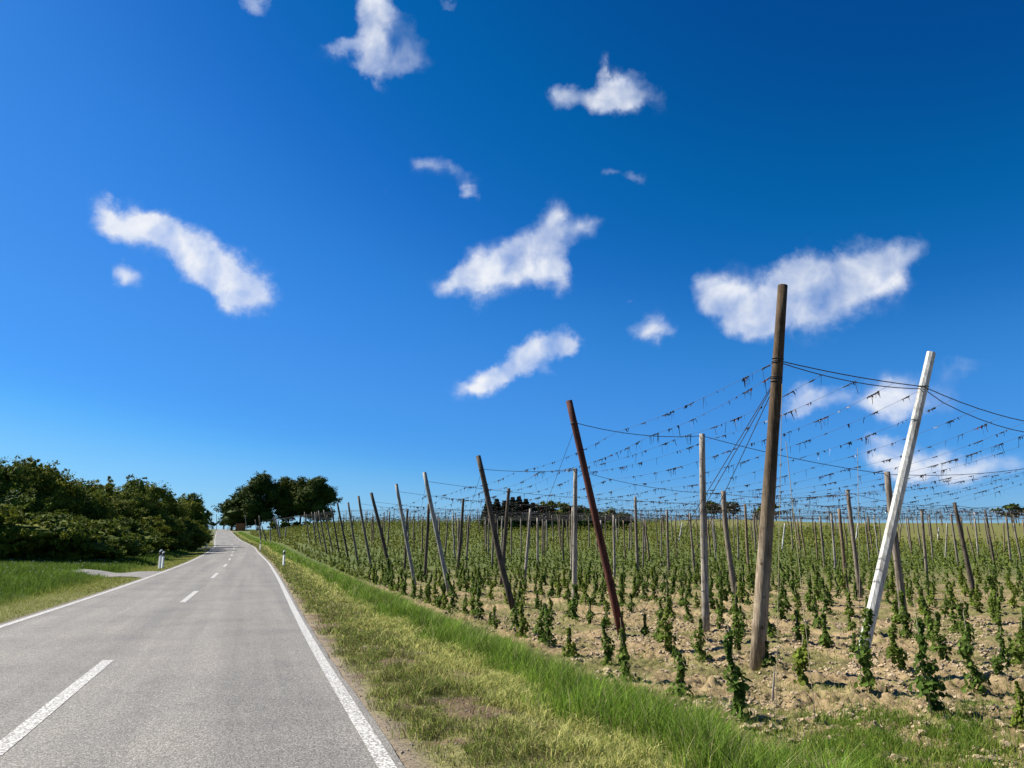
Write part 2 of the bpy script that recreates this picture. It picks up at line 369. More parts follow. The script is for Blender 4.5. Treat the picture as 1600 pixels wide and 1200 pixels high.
# one common factor brings all base colours to their real reflectance under this exposure
for k_, m_ in M.items():
    if k_ in ('wpl', 'grass'): continue
    t_ = m_.node_tree
    for l_ in [l for l in t_.links if l.to_socket.name in ('Base Color', 'Color') and l.to_node.type in ('BSDF_PRINCIPLED', 'BSDF_TRANSLUCENT')]:
        fs, to = l_.from_socket, l_.to_socket; t_.links.remove(l_); t_.links.new(mixc(t_, 1.0, fs, (.74, .74, .74) if k_ != 'white' else (.80, .80, .80), 'MULTIPLY'), to)

# ------------------------------------------------------------------ ground sheet
def lines(segs):
    out = [segs[0][0]]
    for a, b, st0, st1 in segs:
        x = a; n = 0
        while x < b:
            f = (x - a) / (b - a); x += st0 + (st1 - st0) * f; out.append(min(x, b))
    return np.unique(np.array(out))
gx = lines([(-1500, -300, 150, 60), (-300, -60, 20, 2), (-60, -14, 1.2, .4), (-14, -3, .3, .08), (-3, 9, .055, .055), (9, 20, .07, .25), (20, 60, .3, 1.5), (60, 400, 2.5, 25), (400, 1900, 60, 200)])
gy = lines([(-60, 4, 4, .4), (4, 7, .12, .06), (7, 17, .05, .055), (17, 30, .07, .16), (30, 80, .25, .8), (80, 300, 1.2, 3), (300, 460, 4, 6), (460, 3600, 15, 300)])
GX, GY = np.meshgrid(gx, gy)
sG = GX - Xr(GY); slG = -(sG + RW)
GZ = Gz(GX, GY)
soil_w = sstep(3.7, 4.7, sG + (fbm(GX * .8, GY * .8, 3) - .5) * 1.6)
nearw = 1 - sstep(26, 60, GY)
# tilled soil: clods, crusts, hoed ridges along the rows
rowph = (sG - 5.4) / 3.0 * 2 * np.pi
ridge = .05 * np.cos(rowph)
cl1 = fbm(GX * 5.5, GY * 5.5, 21, 3); cl2 = fbm(GX * 14, GY * 14, 5, 2)
GZ = GZ + soil_w * nearw * (ridge + .26 * (np.abs(cl1 - .5) * 2) ** .8 * fbm(GX * .9, GY * .9, 8, 2) + .13 * (cl2 - .5)) * np.where(GY > 3, 1, 0)
verge_w = sstep(.12, .6, sG) * (1 - soil_w)
GZ = GZ + verge_w * (1 - sstep(20, 40, GY)) * (fbm(GX * 3, GY * 3, 31, 3) - .5) * .07
# colours
def C(r, g, b): return np.array([r, g, b])
soil = C(.47, .355, .205); soil2 = C(.27, .195, .11)
grass_g = C(.10, .16, .03); mown = C(.26, .26, .08); gravel = C(.30, .245, .185); mead = C(.09, .15, .03); far_c = C(.115, .15, .035); brown = C(.185, .185, .052)
n = fbm(GX * 1.1, GY * 1.1, 50)[..., None]
col = soil * (1 - n) + soil2 * n
wd = (sstep(.50, .62, fbm(GX * .7, GY * .7, 77)) * .6)[..., None]          # weedy patches in the soil
col = col * (1 - wd) + C(.14, .16, .045) * wd
fz = (sstep(24, 75, GY))[..., None]
col = col * (1 - fz) + far_c * fz
br = np.maximum(sstep(165, 215, GY) * sstep(.15, .25, GX / np.maximum(GY, 1)), sstep(125, 140, GY) * sstep(.42, .5, GX / np.maximum(GY, 1)))[..., None]; col = col * (1 - br) + brown * br
sw = soil_w[..., None]
vn = fbm(GX * 1.6, GY * 1.6, 90)[..., None]; vs = sG[..., None]
wobble = (vn - .5) * 1.2
w_gr = 1 - sstep(.10, .34, vs + wobble * .3)
w_mown = 1 - sstep(2.1, 2.8, vs + wobble)
ver = grass_g * (1 - w_mown) + (mown * .75 + C(.10, .08, .05) * (1 - sstep(.6, 1.8, vs + wobble))) * w_mown
bare = sstep(.53, .63, fbm(GX * 1.9, GY * 1.9, 93))[..., None] * (1 - sstep(1.7, 2.5, vs))
ver = ver * (1 - bare) + C(.20, .14, .085) * bare
ver = ver * (1 - w_gr) + gravel * w_gr
col = col * sw + ver * (1 - sw)
ls = slG[..., None]
lm = (1 - sstep(1.6, 2.4, ls + wobble * .6)); lcol = mown * .8 * lm + mead * (1 - lm); g2 = 1 - sstep(.1, .35, ls); lcol = lcol * (1 - g2) + gravel * .9 * g2
col = np.where(ls > 0, lcol, col)
col = np.where((sG[..., None] < .05) & (ls < .05), C(.2, .19, .17), col)
ny, nx = GX.shape
idx = np.arange(ny * nx).reshape(ny, nx)
F = np.stack([idx[:-1, :-1], idx[:-1, 1:], idx[1:, 1:], idx[1:, :-1]], -1).reshape(-1, 4)
g = link('ground', mesh_np('ground', np.stack([GX, GY, GZ], -1).reshape(-1, 3), F, M['ground'], True, col.reshape(-1, 3)))
tag(g, kind='structure')
# soil height used by things standing on it
def Hz(x, Y):
    x = np.atleast_1d(np.asarray(x, float)); Y = np.atleast_1d(np.asarray(Y, float))
    i = np.clip(np.searchsorted(gx, x) - 1, 0, nx - 2); j = np.clip(np.searchsorted(gy, Y) - 1, 0, ny - 2)
    fx = (x - gx[i]) / (gx[i + 1] - gx[i]); fy = (Y - gy[j]) / (gy[j + 1] - gy[j])
    return (GZ[j, i] * (1 - fx) + GZ[j, i + 1] * fx) * (1 - fy) + (GZ[j + 1, i] * (1 - fx) + GZ[j + 1, i + 1] * fx) * fy

# ------------------------------------------------------------------ road
def strip(name, ys, off0, off1, lift, mat, parent=None, wob=0.0, thick=0.0):
    ys = np.asarray(ys, float); V = []; Fc = []
    a = off0 + (fbm(ys * 1.3, ys * 0, 3) - .5) * wob; b = off1 + (fbm(ys * 1.3, ys * 0, 9) - .5) * wob
    for k, Y in enumerate(ys):
        z = float(Pz(Y)) + lift
        V += [(Xr(Y) + a[k], Y, z), (Xr(Y) + b[k], Y, z)]
        if thick: V += [(Xr(Y) + b[k] + .02, Y, z - thick), (Xr(Y) + a[k] - .02, Y, z - thick)]
    st = 4 if thick else 2
    for k in range(len(ys) - 1):
        p = k * st; q = p + st
        Fc.append((p, p + 1, q + 1, q))
        if thick: Fc += [(p + 1, p + 2, q + 2, q + 1), (p + 3, p, q, q + 3)]
    me = bpy.data.meshes.new(name); me.from_pydata(V, [], Fc); me.update(); me.materials.append(mat)
    return link(name, me, parent=parent)
yr = np.concatenate([np.arange(-60, 4, 2), np.arange(4, 60, .4), np.arange(60, 470, 2.0)])
road = tag(strip('road', yr, -RW - .10, .07, .0, M['asphalt'], None, .05, .09), kind='structure')
LIFT = .004
strip('edge_line', yr, -.14, .0, LIFT, M['paint'], road, .012)
strip('edge_line', yr, -RW, -RW + .14, LIFT, M['paint'], road, .012)
# centre dashes, measured on the photograph (start, end along the road)
dashes = [(-12, -7.6), (-1, 3.2), (7.0, 11.34)] ; dashes[2] = (6.4, 11.35)
dashes += [(22.1, 27.0), (36.0, 41.0), (50.2, 55.0), (64, 69), (78, 83), (92, 97), (106, 111), (120, 125), (134, 139)]
for a, b in dashes:
    ys = np.linspace(a, b, max(3, int((b - a) / .5)))
    strip('centre_dash', ys, -RW / 2 - .10, -RW / 2 + .06, LIFT, M['paint'], road, .01)
# farm track mouths on the left
def track(ya, yb, ln, nm):
    V = []; Fc = []; na, nb = 12, 14
    for i in range(na + 1):
        for j in range(nb + 1):
            f = i / na; gq = j / nb; fl = 1.8 * (1 - f) ** 3
            Y = (ya - fl) + (yb - ya + 2 * fl) * gq + f * ln * .30
            x = float(Xr((ya - fl) + (yb - ya + 2 * fl) * gq)) - RW - .10 - f * ln
            V.append((x, Y, float(Gz(x, Y, True)) + .02 * (1 - (1 if f == 0 else 0))))
    for i in range(na):
        for j in range(nb):
            p = i * (nb + 1) + j; Fc.append((p, p + nb + 1, p + nb + 2, p + 1))
    me = bpy.data.meshes.new(nm); me.from_pydata(V, [], Fc); me.update(); me.materials.append(M['asphalt'])
    return tag(link(nm, me), kind='structure')
track(37.5, 41.5, 4.6, 'track'); track(112, 118, 8, 'track')

# ------------------------------------------------------------------ scattered blades / leaves
def blades(P, h, w, lean, col, bend=.5):
    """P (n,3) roots; returns V,F(flat),sizes,col"""
    n = len(P); th = RNG.uniform(0, 2 * np.pi, n); ld = RNG.uniform(0, 2 * np.pi, n); L = lean * h * RNG.uniform(.2, 1, n)
    sx, sy = np.cos(th) * w / 2, np.sin(th) * w / 2
    dx, dy = np.cos(ld) * L, np.sin(ld) * L
    V = np.empty((n, 5, 3), dtype=np.float32)
    V[:, 0] = P + np.stack([-sx, -sy, np.full(n, -.02)], -1); V[:, 1] = P + np.stack([sx, sy, np.full(n, -.02)], -1)
    m = P + np.stack([dx * .35, dy * .35, h * .55], -1)
    V[:, 2] = m + np.stack([sx * .8, sy * .8, 0 * h], -1); V[:, 3] = m - np.stack([sx * .8, sy * .8, 0 * h], -1)
    V[:, 4] = P + np.stack([dx, dy, h * (1 - bend * .25)], -1)
    b = (np.arange(n) * 5)[:, None]
    Fq = np.concatenate([b + np.array([0, 1, 2, 3]), b + np.array([3, 2, 4])], 1).reshape(-1)
    return V.reshape(-1, 3), Fq, np.tile([4, 3], n), np.repeat(col, 5, axis=0)
def grass_obj(name, parts, label):
    off = 0; Vs, Fs, Ss, Cs = [], [], [], []
    for V, Fq, Sz, c in parts:
        Vs.append(V); Fs.append(Fq + off); Ss.append(Sz); Cs.append(c); off += len(V)
    o = link(name, mesh_np(name, np.concatenate(Vs), np.concatenate(Fs), M['grass'], False, np.concatenate(Cs), np.concatenate(Ss)))
    return tag(o, label, 'grass', None, 'stuff')
def gcol(n, a, b, var=.25):
    t = RNG.random((n, 1)); c = np.array(a) * (1 - t) + np.array(b) * t
    return c * (1 + (RNG.random((n, 1)) - .5) * 2 * var)
def verge_pts(y0, y1, s0, s1, n, left=False):
    Y = RNG.uniform(y0, y1, n); s = RNG.uniform(s0, s1, n)
    x = Xr(Y) + s if not left else Xr(Y) - RW - s
    return x, Y, s
def vis(x, Y, m=.06):
    return (np.abs(x) < Y * (.69 + m) + 1.0)
TALL = []
for y0, y1, n, w, hs in ((4.6, 14, 60000, .0065, 1), (14, 26, 46000, .010, 1), (26, 48, 34000, .018, 1), (48, 80, 20000, .035, 1), (80, 125, 12000, .06, 1), (125, 300, 14000, .12, 1)):
    x, Y, s = verge_pts(y0, y1, 1.7, 4.8, n)
    nn = fbm(x * 1.2, Y * 1.2, 41); e = np.minimum(sstep(1.9, 2.7, s + (nn - .5) * 1.5), 1 - sstep(3.3, 4.4, s + (nn - .5) * 1.6))
    k = (RNG.random(n) < e) & vis(x, Y); x, Y, e, nn = x[k], Y[k], e[k], nn[k]
    h = (.14 + .24 * e) * (.7 + .7 * fbm(x * 4.5, Y * 4.5, 43, 2)) * RNG.uniform(.5, 1.35, len(x)) * (.75 + .5 * fbm(x * 2.5, Y * 2.5, 44))
    tn = fbm(x * 3.1, Y * 3.1, 48)[:, None]; c = gcol(len(x), (.05, .13, .012), (.26, .37, .045), .45) * (.2 + 1.4 * tn); dry = RNG.random(len(x)) < .10; c[dry] = gcol(dry.sum(), (.30, .27, .12), (.42, .38, .18))
    TALL.append(blades(np.stack([x, Y, Hz(x, Y)], -1), h, np.full(len(x), w), .75, c))
grass_obj('tall_grass', TALL, 'band of long bright green grass between the mown verge and the hop soil')
MOWN = []
for y0, y1, n, w in ((4.3, 12, 100000, .0055), (12, 24, 70000, .010), (24, 50, 45000, .02), (50, 110, 24000, .045), (110, 300, 22000, .12)):
    x, Y, s = verge_pts(y0, y1, .12, 2.9, n)
    nn = fbm(x * 2.4, Y * 2.4, 61); pt = fbm(x * .9, Y * .9, 66)
    keep = sstep(.05, .7, s + (nn - .5) * .6) * (.35 + .65 * sstep(.35, .6, fbm(x * 7, Y * 7, 64, 2))) * (1 - .85 * sstep(.52, .62, fbm(x * 1.9, Y * 1.9, 93)) * (1 - sstep(1.7, 2.5, s)))
    k = (RNG.random(n) < keep) & vis(x, Y); x, Y, s, nn, pt = x[k], Y[k], s[k], nn[k], pt[k]; n = len(x)
    cl_ = fbm(x * 7, Y * 7, 64, 2); h = (.02 + .06 * nn + .10 * sstep(.45, .75, cl_) + .05 * sstep(1.6, 2.8, s)) * RNG.uniform(.5, 1.4, n)
    straw = np.clip(sstep(.8, 1.7, s + (pt - .5) * 1.4) * .50 + .10, 0, 1)
    c = gcol(n, (.07, .11, .018), (.22, .27, .05), .5); k3 = RNG.random(n) < .30 * (1 - sstep(1.0, 2.2, s)); c[k3] = gcol(k3.sum(), (.07, .05, .03), (.17, .12, .07)); k2 = RNG.random(n) < straw; c[k2] = gcol(k2.sum(), (.36, .38, .09), (.70, .64, .25), .35)
    MOWN.append(blades(np.stack([x, Y, Hz(x, Y)], -1), h, np.full(n, w), 1.5, c, 1))
grass_obj('mown_grass', MOWN, 'short yellowish mown grass on the right road verge')
LG = []
for y0, y1, n, w, hh in ((9, 26, 70000, .010, .2), (26, 50, 70000, .022, .26), (50, 90, 40000, .05, .3), (90, 150, 16000, .09, .3)):
    x, Y, s = verge_pts(y0, y1, .2, 15, n, True)
    s_m = sstep(1.7, 2.7, s + (fbm(x, Y, 4) - .5) * 1.0)
    k = (RNG.random(n) < np.where(s < 2.6, 1, .8)) & vis(x, Y) & ~((Y > 36.6 + s * .3) & (Y < 42.2 + s * .3) & (s < 4.7)) & ~((Y > 111) & (Y < 121) & (s < 8)); x, Y, s, s_m = x[k], Y[k], s[k], s_m[k]; n = len(x)
    h = (.05 + hh * s_m) * RNG.uniform(.5, 1.3, n)
    c1 = gcol(n, (.15, .175, .03), (.27, .28, .07)); c2 = gcol(n, (.055, .11, .012), (.14, .20, .028), .35) * (.6 + .8 * fbm(x * 1.1, Y * 1.1, 9)[:, None]); c = c1 * (1 - s_m[:, None]) + c2 * s_m[:, None]
    LG.append(blades(np.stack([x, Y, Hz(x, Y)], -1), h, np.full(n, w), .8, c))
grass_obj('meadow_grass', LG, 'green meadow grass left of the road below the bushes')
# weeds among the hops
WD = []
for y0, y1, n, w in ((7.5, 16, 90000, .006), (16, 30, 42000, .012), (30, 60, 40000, .03)):
    x, Y, s = verge_pts(y0, y1, 4.8, 40, n); pn = fbm(x * .9, Y * .9, 77); pm = fbm(x * 2.8, Y * 2.8, 79)
    pr = sstep(.47, .58, pn * .6 + pm * .4) * .85 + .015 + .95 * (1 - sstep(8.8, 11.6, Y + (pm - .5) * 4.5 - .15 * s)) * (s > 4.2)
    k = (RNG.random(n) < pr) & vis(x, Y); x, Y, pm = x[k], Y[k], pm[k]; n = len(x)
    h = (.04 + .10 * pm + .14 * (1 - sstep(8.8, 11, Y))) * RNG.uniform(.5, 1.4, n)
    WD.append(blades(np.stack([x, Y, Hz(x, Y)], -1), h, np.full(n, w), .9, gcol(n, (.08, .15, .018), (.26, .28, .05), .4)))
n = 90000; x, Y, s = verge_pts(7.2, 11.6, 3.8, 11, n); pm = fbm(x * 1.7, Y * 1.7, 83)
k = (RNG.random(n) < sstep(.44, .60, pm) * (1 - sstep(9.2, 11.4, Y - .12 * (s - 4)))) & vis(x, Y); x, Y, pm = x[k], Y[k], pm[k]; n = len(x)
WD.append(blades(np.stack([x, Y, Hz(x, Y)], -1), (.07 + .3 * np.clip(pm - .44, 0, .4)) * RNG.uniform(.5, 1.5, n), np.full(n, .0065), .85, gcol(n, (.05, .12, .012), (.20, .28, .04), .4)))
grass_obj('weeds', WD, 'loose grass and weeds in patches on the tilled hop soil')
# meadow flowers
n = 220; x, Y, s = verge_pts(20, 60, 3, 13, n, True); k = vis(x, Y); x, Y = x[k], Y[k]
mb = MB()
for a, b in zip(x, Y):
    z = float(Hz(a, b)[0]) + random.uniform(.2, .34); r = .016 + .0005 * b
    mb.tube([(a, b, z - .01), (a + .004, b, z + .012), (a, b, z + .03)], [r * .6, r, r * .3], 6)
tag(link('meadow_flowers', mb.mesh('meadow_flowers', M['flower'])), 'small white flower heads scattered through the left meadow', 'flowers', None, 'stuff')

# clods and pebbles
def lumps(x, Y, r, squash=.7):
    base = np.array([(1,0,0),(-1,0,0),(0,1,0),(0,-1,0),(0,0,1),(0,0,-1),(.6,.6,.6),(-.6,.6,.6),(.6,-.6,.6),(-.6,-.6,.6),(.6,.6,-.5),(-.6,.6,-.5),(.6,-.6,-.5),(-.6,-.6,-.5)], float)
    fc = []
    for a, b, c, q in ((0,2,4,6),(1,2,4,7),(0,3,4,8),(1,3,4,9),(0,2,5,10),(1,2,5,11),(0,3,5,12),(1,3,5,13)):
        fc += [(a, b, q), (b, c, q), (c, a, q)]
    fc = np.array(fc); n = len(x)
    V = base[None] * (1 + (RNG.random((n, 14, 1)) - .5) * .55) * r[:, None, None] * np.stack([RNG.uniform(.7, 1.3, n), RNG.uniform(.7, 1.3, n), np.full(n, squash)], -1)[:, None]
    a = RNG.uniform(0, 6.28, n); ca, sa = np.cos(a)[:, None], np.sin(a)[:, None]
    X2 = V[..., 0] * ca - V[..., 1] * sa; Y2 = V[..., 0] * sa + V[..., 1] * ca
    V = np.stack([X2 + x[:, None], Y2 + Y[:, None], V[..., 2] + (Hz(x, Y) + r * .15)[:, None]], -1)
    return V.reshape(-1, 3), (fc[None] + (np.arange(n) * 14)[:, None, None]).reshape(-1, 3)
n = 52000; x, Y, s = verge_pts(8.4, 26, 4.0, 22, n); q = fbm(x * 1.1, Y * 1.1, 8, 3)
k = (RNG.random(n) < sstep(.36, .6, q) * (1 - sstep(14, 28, Y) * .6)) & vis(x, Y); x, Y = x[k], Y[k]
V, Fq = lumps(x, Y, .012 + .05 * RNG.random(len(x)) ** 2.5)
tag(link('soil_clods', mesh_np('soil_clods', V, Fq, M['soil'])), 'dry crumbling soil clods strewn between the hop plants', 'soil clods', None, 'stuff')
n = 4200; x, Y, s = verge_pts(4.3, 17, .1, 1.8, n); k = RNG.random(n) < (1 - sstep(.2, .7, s)) * .6 + .8 * sstep(.50, .60, fbm(x * 1.9, Y * 1.9, 93)); x, Y = x[k], Y[k]
V, Fq = lumps(x, Y, .004 + .011 * RNG.random(len(x)) ** 2)
tag(link('gravel', mesh_np('gravel', V, Fq, M['stone'])), 'small pale pebbles along the edge of the asphalt', 'gravel', None, 'stuff')

# ------------------------------------------------------------------ leaf clouds
def leaf_quads(P, N, size, droop=0.0):
    """kite shaped leaves at P with random orientation biased to normal N"""
    n = len(P); A = RNG.normal(size=(n, 3)); Nn = N + A * .75; Nn /= np.linalg.norm(Nn, axis=1, keepdims=True)
    T = np.cross(Nn, RNG.normal(size=(n, 3))); T /= np.linalg.norm(T, axis=1, keepdims=True); B = np.cross(Nn, T)
    sz = size[:, None] if np.ndim(size) else size
    V = np.stack([P - T * sz * .55, P + B * sz * .38 + Nn * sz * .06, P + T * sz * .6, P - B * sz * .38 + Nn * sz * .06], 1)
    return V.reshape(-1, 3), np.arange(n * 4).reshape(-1, 4)
def crown(blobs, n, size, shell=.55, gap=.0, seed=0):
    """blobs: (cx,cy,cz,rx,ry,rz). leaves grouped in clumps through each blob"""
    vol = np.array([b[3] * b[4] * b[5] for b in blobs]) ** .72; cnt = (n * vol / vol.sum()).astype(int); Ps, Ns = [], []
    for b, c in zip(blobs, cnt):
        nc = max(6, c // 26); d = RNG.normal(size=(nc, 3)); d /= np.linalg.norm(d, axis=1, keepdims=True)
        rr = RNG.uniform(shell, 1.06, nc)[:, None]; cc = d * rr * np.array(b[3:6]); cs = RNG.uniform(.16, .36, nc) * min(b[3:6])
        w = RNG.integers(0, nc, c); l = RNG.normal(size=(c, 3)) * .55; p = cc[w] + l * cs[w][:, None] * np.array([1, 1, .75])
        Ps.append(p + np.array(b[:3])); nn = p / np.array(b[3:6]); nn /= np.linalg.norm(nn, axis=1, keepdims=True) + 1e-6; Ns.append(nn + np.array([0, 0, .35]))
    P = np.concatenate(Ps); N = np.concatenate(Ns)
    V, Fq = leaf_quads(P, N, size * RNG.uniform(.6, 1.3, len(P)))
    col = np.repeat(1 + (RNG.random((len(P), 1)) - .5) * .5, 4, 0) * np.ones(3)
    return V, Fq, col
def core(blobs, f=.74):
    """added opaque filler: lumpy closed surfaces that block light through each blob"""
    Vs, Fs = [], []; off = 0; nu, nv = 10, 7
    for b in blobs:
        th = np.linspace(0, 2 * np.pi, nu, endpoint=False); ph = np.linspace(-1.35, 1.35, nv)
        T, Pp = np.meshgrid(th, ph); d = np.stack([np.cos(Pp) * np.cos(T), np.cos(Pp) * np.sin(T), np.sin(Pp)], -1)
        v = d * f * (1 + (RNG.random(T.shape)[..., None] - .5) * .35) * np.array(b[3:6]) + np.array(b[:3])
        i = np.arange(nu * nv).reshape(nv, nu); q = np.stack([i[:-1], np.roll(i, -1, 1)[:-1], np.roll(i, -1, 1)[1:], i[1:]], -1).reshape(-1, 4)
        Vs.append(v.reshape(-1, 3)); Fs.append(q + off); off += nu * nv
    return np.concatenate(Vs), np.concatenate(Fs)
def plant_obj(name, label, cat, group, base, blobs, n, size, mat, trunks=((0, 0, .12),), th=1.5, shell=.55, solid=.72, crown_label=None):
    t = MB(); top = max(b[2] for b in blobs)
    for (tx, ty, r) in trunks:
        w = random.uniform(-.25, .25)
        t.tube([(tx, ty, -.15), (tx + w * .3, ty, top * .3), (tx * .8 + w, ty, top * .65), (tx * .6 + w, ty, top)], [r, r * .8, r * .55, r * .25], 7)
    for b in random.sample(blobs, min(len(blobs), 8)):
        h0 = max(.25 * top, b[2] - b[5] * 1.3); r = trunks[0][2] * .35
        t.tube([(0, 0, h0), (b[0] * .5, b[1] * .5, (h0 + b[2]) / 2), (b[0], b[1], b[2])], [r, r * .7, r * .3], 5)
    o = link(name, None, base)
    tag(o, label, cat, group)
    link('trunk', t.mesh('trunk', M['bark']), parent=o)
    V, Fq, colr = crown(blobs, n, size, shell)
    if solid:
        V2, F2 = core(blobs, solid); Fq = np.concatenate([Fq, F2 + len(V)]); V = np.concatenate([V, V2]); colr = np.concatenate([colr, np.ones((len(V2), 3))])  # opaque inner filler added so light does not pass through the crown
    link('crown', mesh_np('crown', V, Fq, mat, False, colr), parent=o)
    return o
def round_blobs(h, w, d, low=.25, n=9, seed=0):
    rs = random.Random(seed); out = []
    for i in range(n):
        f = i / max(1, n - 1); a = rs.uniform(0, 6.28); z = h * (low + (1 - low) * (.12 + .72 * f)); e = math.sqrt(max(.05, 1 - (2 * f - .85) ** 2 * .8))
        r = rs.uniform(.1, .52) * e
        out.append((math.cos(a) * w * r, math.sin(a) * d * r, z, w * rs.uniform(.26, .40) * (.7 + .3 * e), d * rs.uniform(.26, .40), h * (1 - low) * rs.uniform(.15, .24)))
    return out

# ---- bushes and small trees on the bank, left. (px, top y, depth Y, width m, label)
FRONT = [(-45,782,47,8),(10,792,49,7.5),(62,798,51,7.5),(112,808,54,7),(150,820,58,5.5),(185,808,66,6),(222,806,76,6.0),(255,806,86,6.0),(283,812,97,4.6),(300,812,112,3.8)]
BACK = [(-30,712,60,8,2),(8,706,62,6,0),(38,712,64,5,0),(72,714,66,6,1),(108,744,68,5,0),(133,738,72,5.5,0),(160,762,76,6,1),(188,752,82,7,0),(203,742,86,6,0),(232,745,90,7,0),(252,764,98,6.5,1),(278,772,105,6.5,0),(294,764,118,4.4,0),(309,784,130,3.6,1)]
FL = ['dark bush at the very left edge of the photo, at the foot of the bank', 'broad black-green bush low on the left bank above the meadow', 'large dark bush second from the left photo edge on the bank', 'dark bush where the bank steps down above the meadow',
      'low rounded bush reaching out into the meadow', 'shaded bush behind the white flowered meadow middle', 'dark bush above the roadside marker post', 'rounded dark bush between the marker post and the far bend', 'dense bush beside the far track mouth', 'last dark bush of the front row, nearest the road']
for i, (px, ty, Y, w) in enumerate(FRONT):
    d = ray(px, 850); x = d.x / d.y * Y; z = float(Gz(x, Y)); h = at_depth(px, ty, Y).z - z
    plant_obj('bush', FL[i], 'bush', 'dark bushes at the foot of the left bank', (x, Y, z - .1), round_blobs(h, w, w * .8, .02, 15, i), 20000, .16 + Y * .0004, M['bush'], ((-.4, 0, .07), (.5, .2, .06), (0, .3, .08)), shell=.45, solid=.6)
BL = ['outermost small tree on top of the bank, cut by the left photo edge', 'upright young tree at the left photo edge on top of the bank', 'slender tree on the bank top, second from the left', 'bushy tree crowning the highest part of the bank', 'low yellow-green tree in the dip of the bank skyline',
      'young tree rising just right of the dip in the bank skyline', 'low shrub-like tree in the middle of the bank skyline', 'leafy tree on the middle of the bank', 'tallest pointed tree in the middle of the bank skyline', 'tree with a ragged top right of the pointed one', 'round-topped tree stepping down towards the road', 'tree above the last bend of the bank', 'tree with a spiky top near the end of the hedge', 'rounded tree at the end of the hedge beside the road']
for i, (px, ty, Y, w, sh) in enumerate(BACK):
    d = ray(px, 850); x = d.x / d.y * Y; z = float(Gz(x, Y)); h = at_depth(px, ty, Y).z - z
    bl = round_blobs(h * .93, w, w * .85, .05, 10, 50 + i)
    for q in range(5): bl.append((random.uniform(-.35, .35) * w, random.uniform(-.2, .2) * w, h * random.uniform(.74, .88), w * .10, w * .10, h * random.uniform(.10, .18)))
    plant_obj('tree', BL[i], 'tree', 'small trees on top of the left bank', (x, Y, z - .1), bl, 17000, .13 + Y * .0006, M['bush'], ((0, 0, .1),), shell=.3, solid=.45)
# low scrub covering the bank between them
V, Fq, Cc = [], [], []; off = 0
n = 70000; Y = 44 + 106 * RNG.random(n) ** 1.5; sl_ = RNG.uniform(0, 26, n); hl = np.interp(Y, [0, 40, 90, 120, 140, 175], [13, 12, 10, 5.5, 4, 4]); x = Xr(Y) - RW - hl - 1 - sl_
hh = fbm(x * .5, Y * .5, 7); P = np.stack([x, Y, Gz(x, Y) + RNG.random(n) * hh * 1.5], -1)
V, Fq = leaf_quads(P, np.tile([0.0, -.3, 1.0], (n, 1)), .24 * RNG.uniform(.6, 1.4, n)); Cc = np.repeat(gcol(n, (.10, .14, .014), (.38, .38, .06)) * (.45 + 1.1 * fbm(x * .35, Y * .35, 19)[:, None]), 4, 0)
tag(link('scrub', mesh_np('scrub', V, Fq, M['hopfar'], False, Cc)), 'yellow-green scrub and brambles covering the left bank between the trees', 'scrub', None, 'stuff')

# ---- big trees at the crest of the road
TREES = [(380,768,815,352,18.5,'big spreading tree overhanging the road, leftmost of the crest group',0,.14),(402,738,820,350,16.5,'tallest round-crowned tree of the group by the road',0,.14),(440,745,822,356,13,'narrow dark tree in the middle of the crest group',1,.2),
         (467,748,822,352,12.5,'tree with gaps of sky through its lower crown',2,.27),(494,745,823,350,13.4,'rounded tree at the right end of the crest group',3,.18),(360,780,822,360,8.5,'small tree leaning over the asphalt at the crest',4,.2)]
for i, (px, ty, by, Y, w, lb, sd_, low) in enumerate(TREES):
    d = ray(px, 850); x = d.x / d.y * Y; z = float(Gz(x, Y)); h = at_depth(px, ty, Y).z - z
    plant_obj('broadleaf_tree', lb, 'tree', 'big trees beside the road at the crest', (x, Y, z - .2), round_blobs(h, w, w * .8, low, 22, 20 + sd_), 30000, .60, M['tree'], ((0, 0, .5), (2.4, .4, .4)) if i in (2, 3) else ((0, 0, .6),), shell=.5, solid=.62)
# dark hedge beneath them
for i, px in enumerate((425, 442, 459, 476, 493, 510)):
    Y = 338; d = ray(px, 850); x = d.x / d.y * Y; z = float(Gz(x, Y)); h = at_depth(px, 814, Y).z - z
    plant_obj('hedge_bush', ['hedge bush', 'second hedge bush', 'third hedge bush', 'fourth hedge bush', 'fifth hedge bush', 'rightmost hedge bush'][i] + ' from the road in the dark hedge under the crest trees', 'hedge', 'dark hedge bushes under the crest trees', (x, Y, z - .2), round_blobs(max(2.6, h), 7, 5, .0, 7, 70 + i), 1800, .6, M['tree'], ((0, 0, .1),), shell=.5, solid=.65)
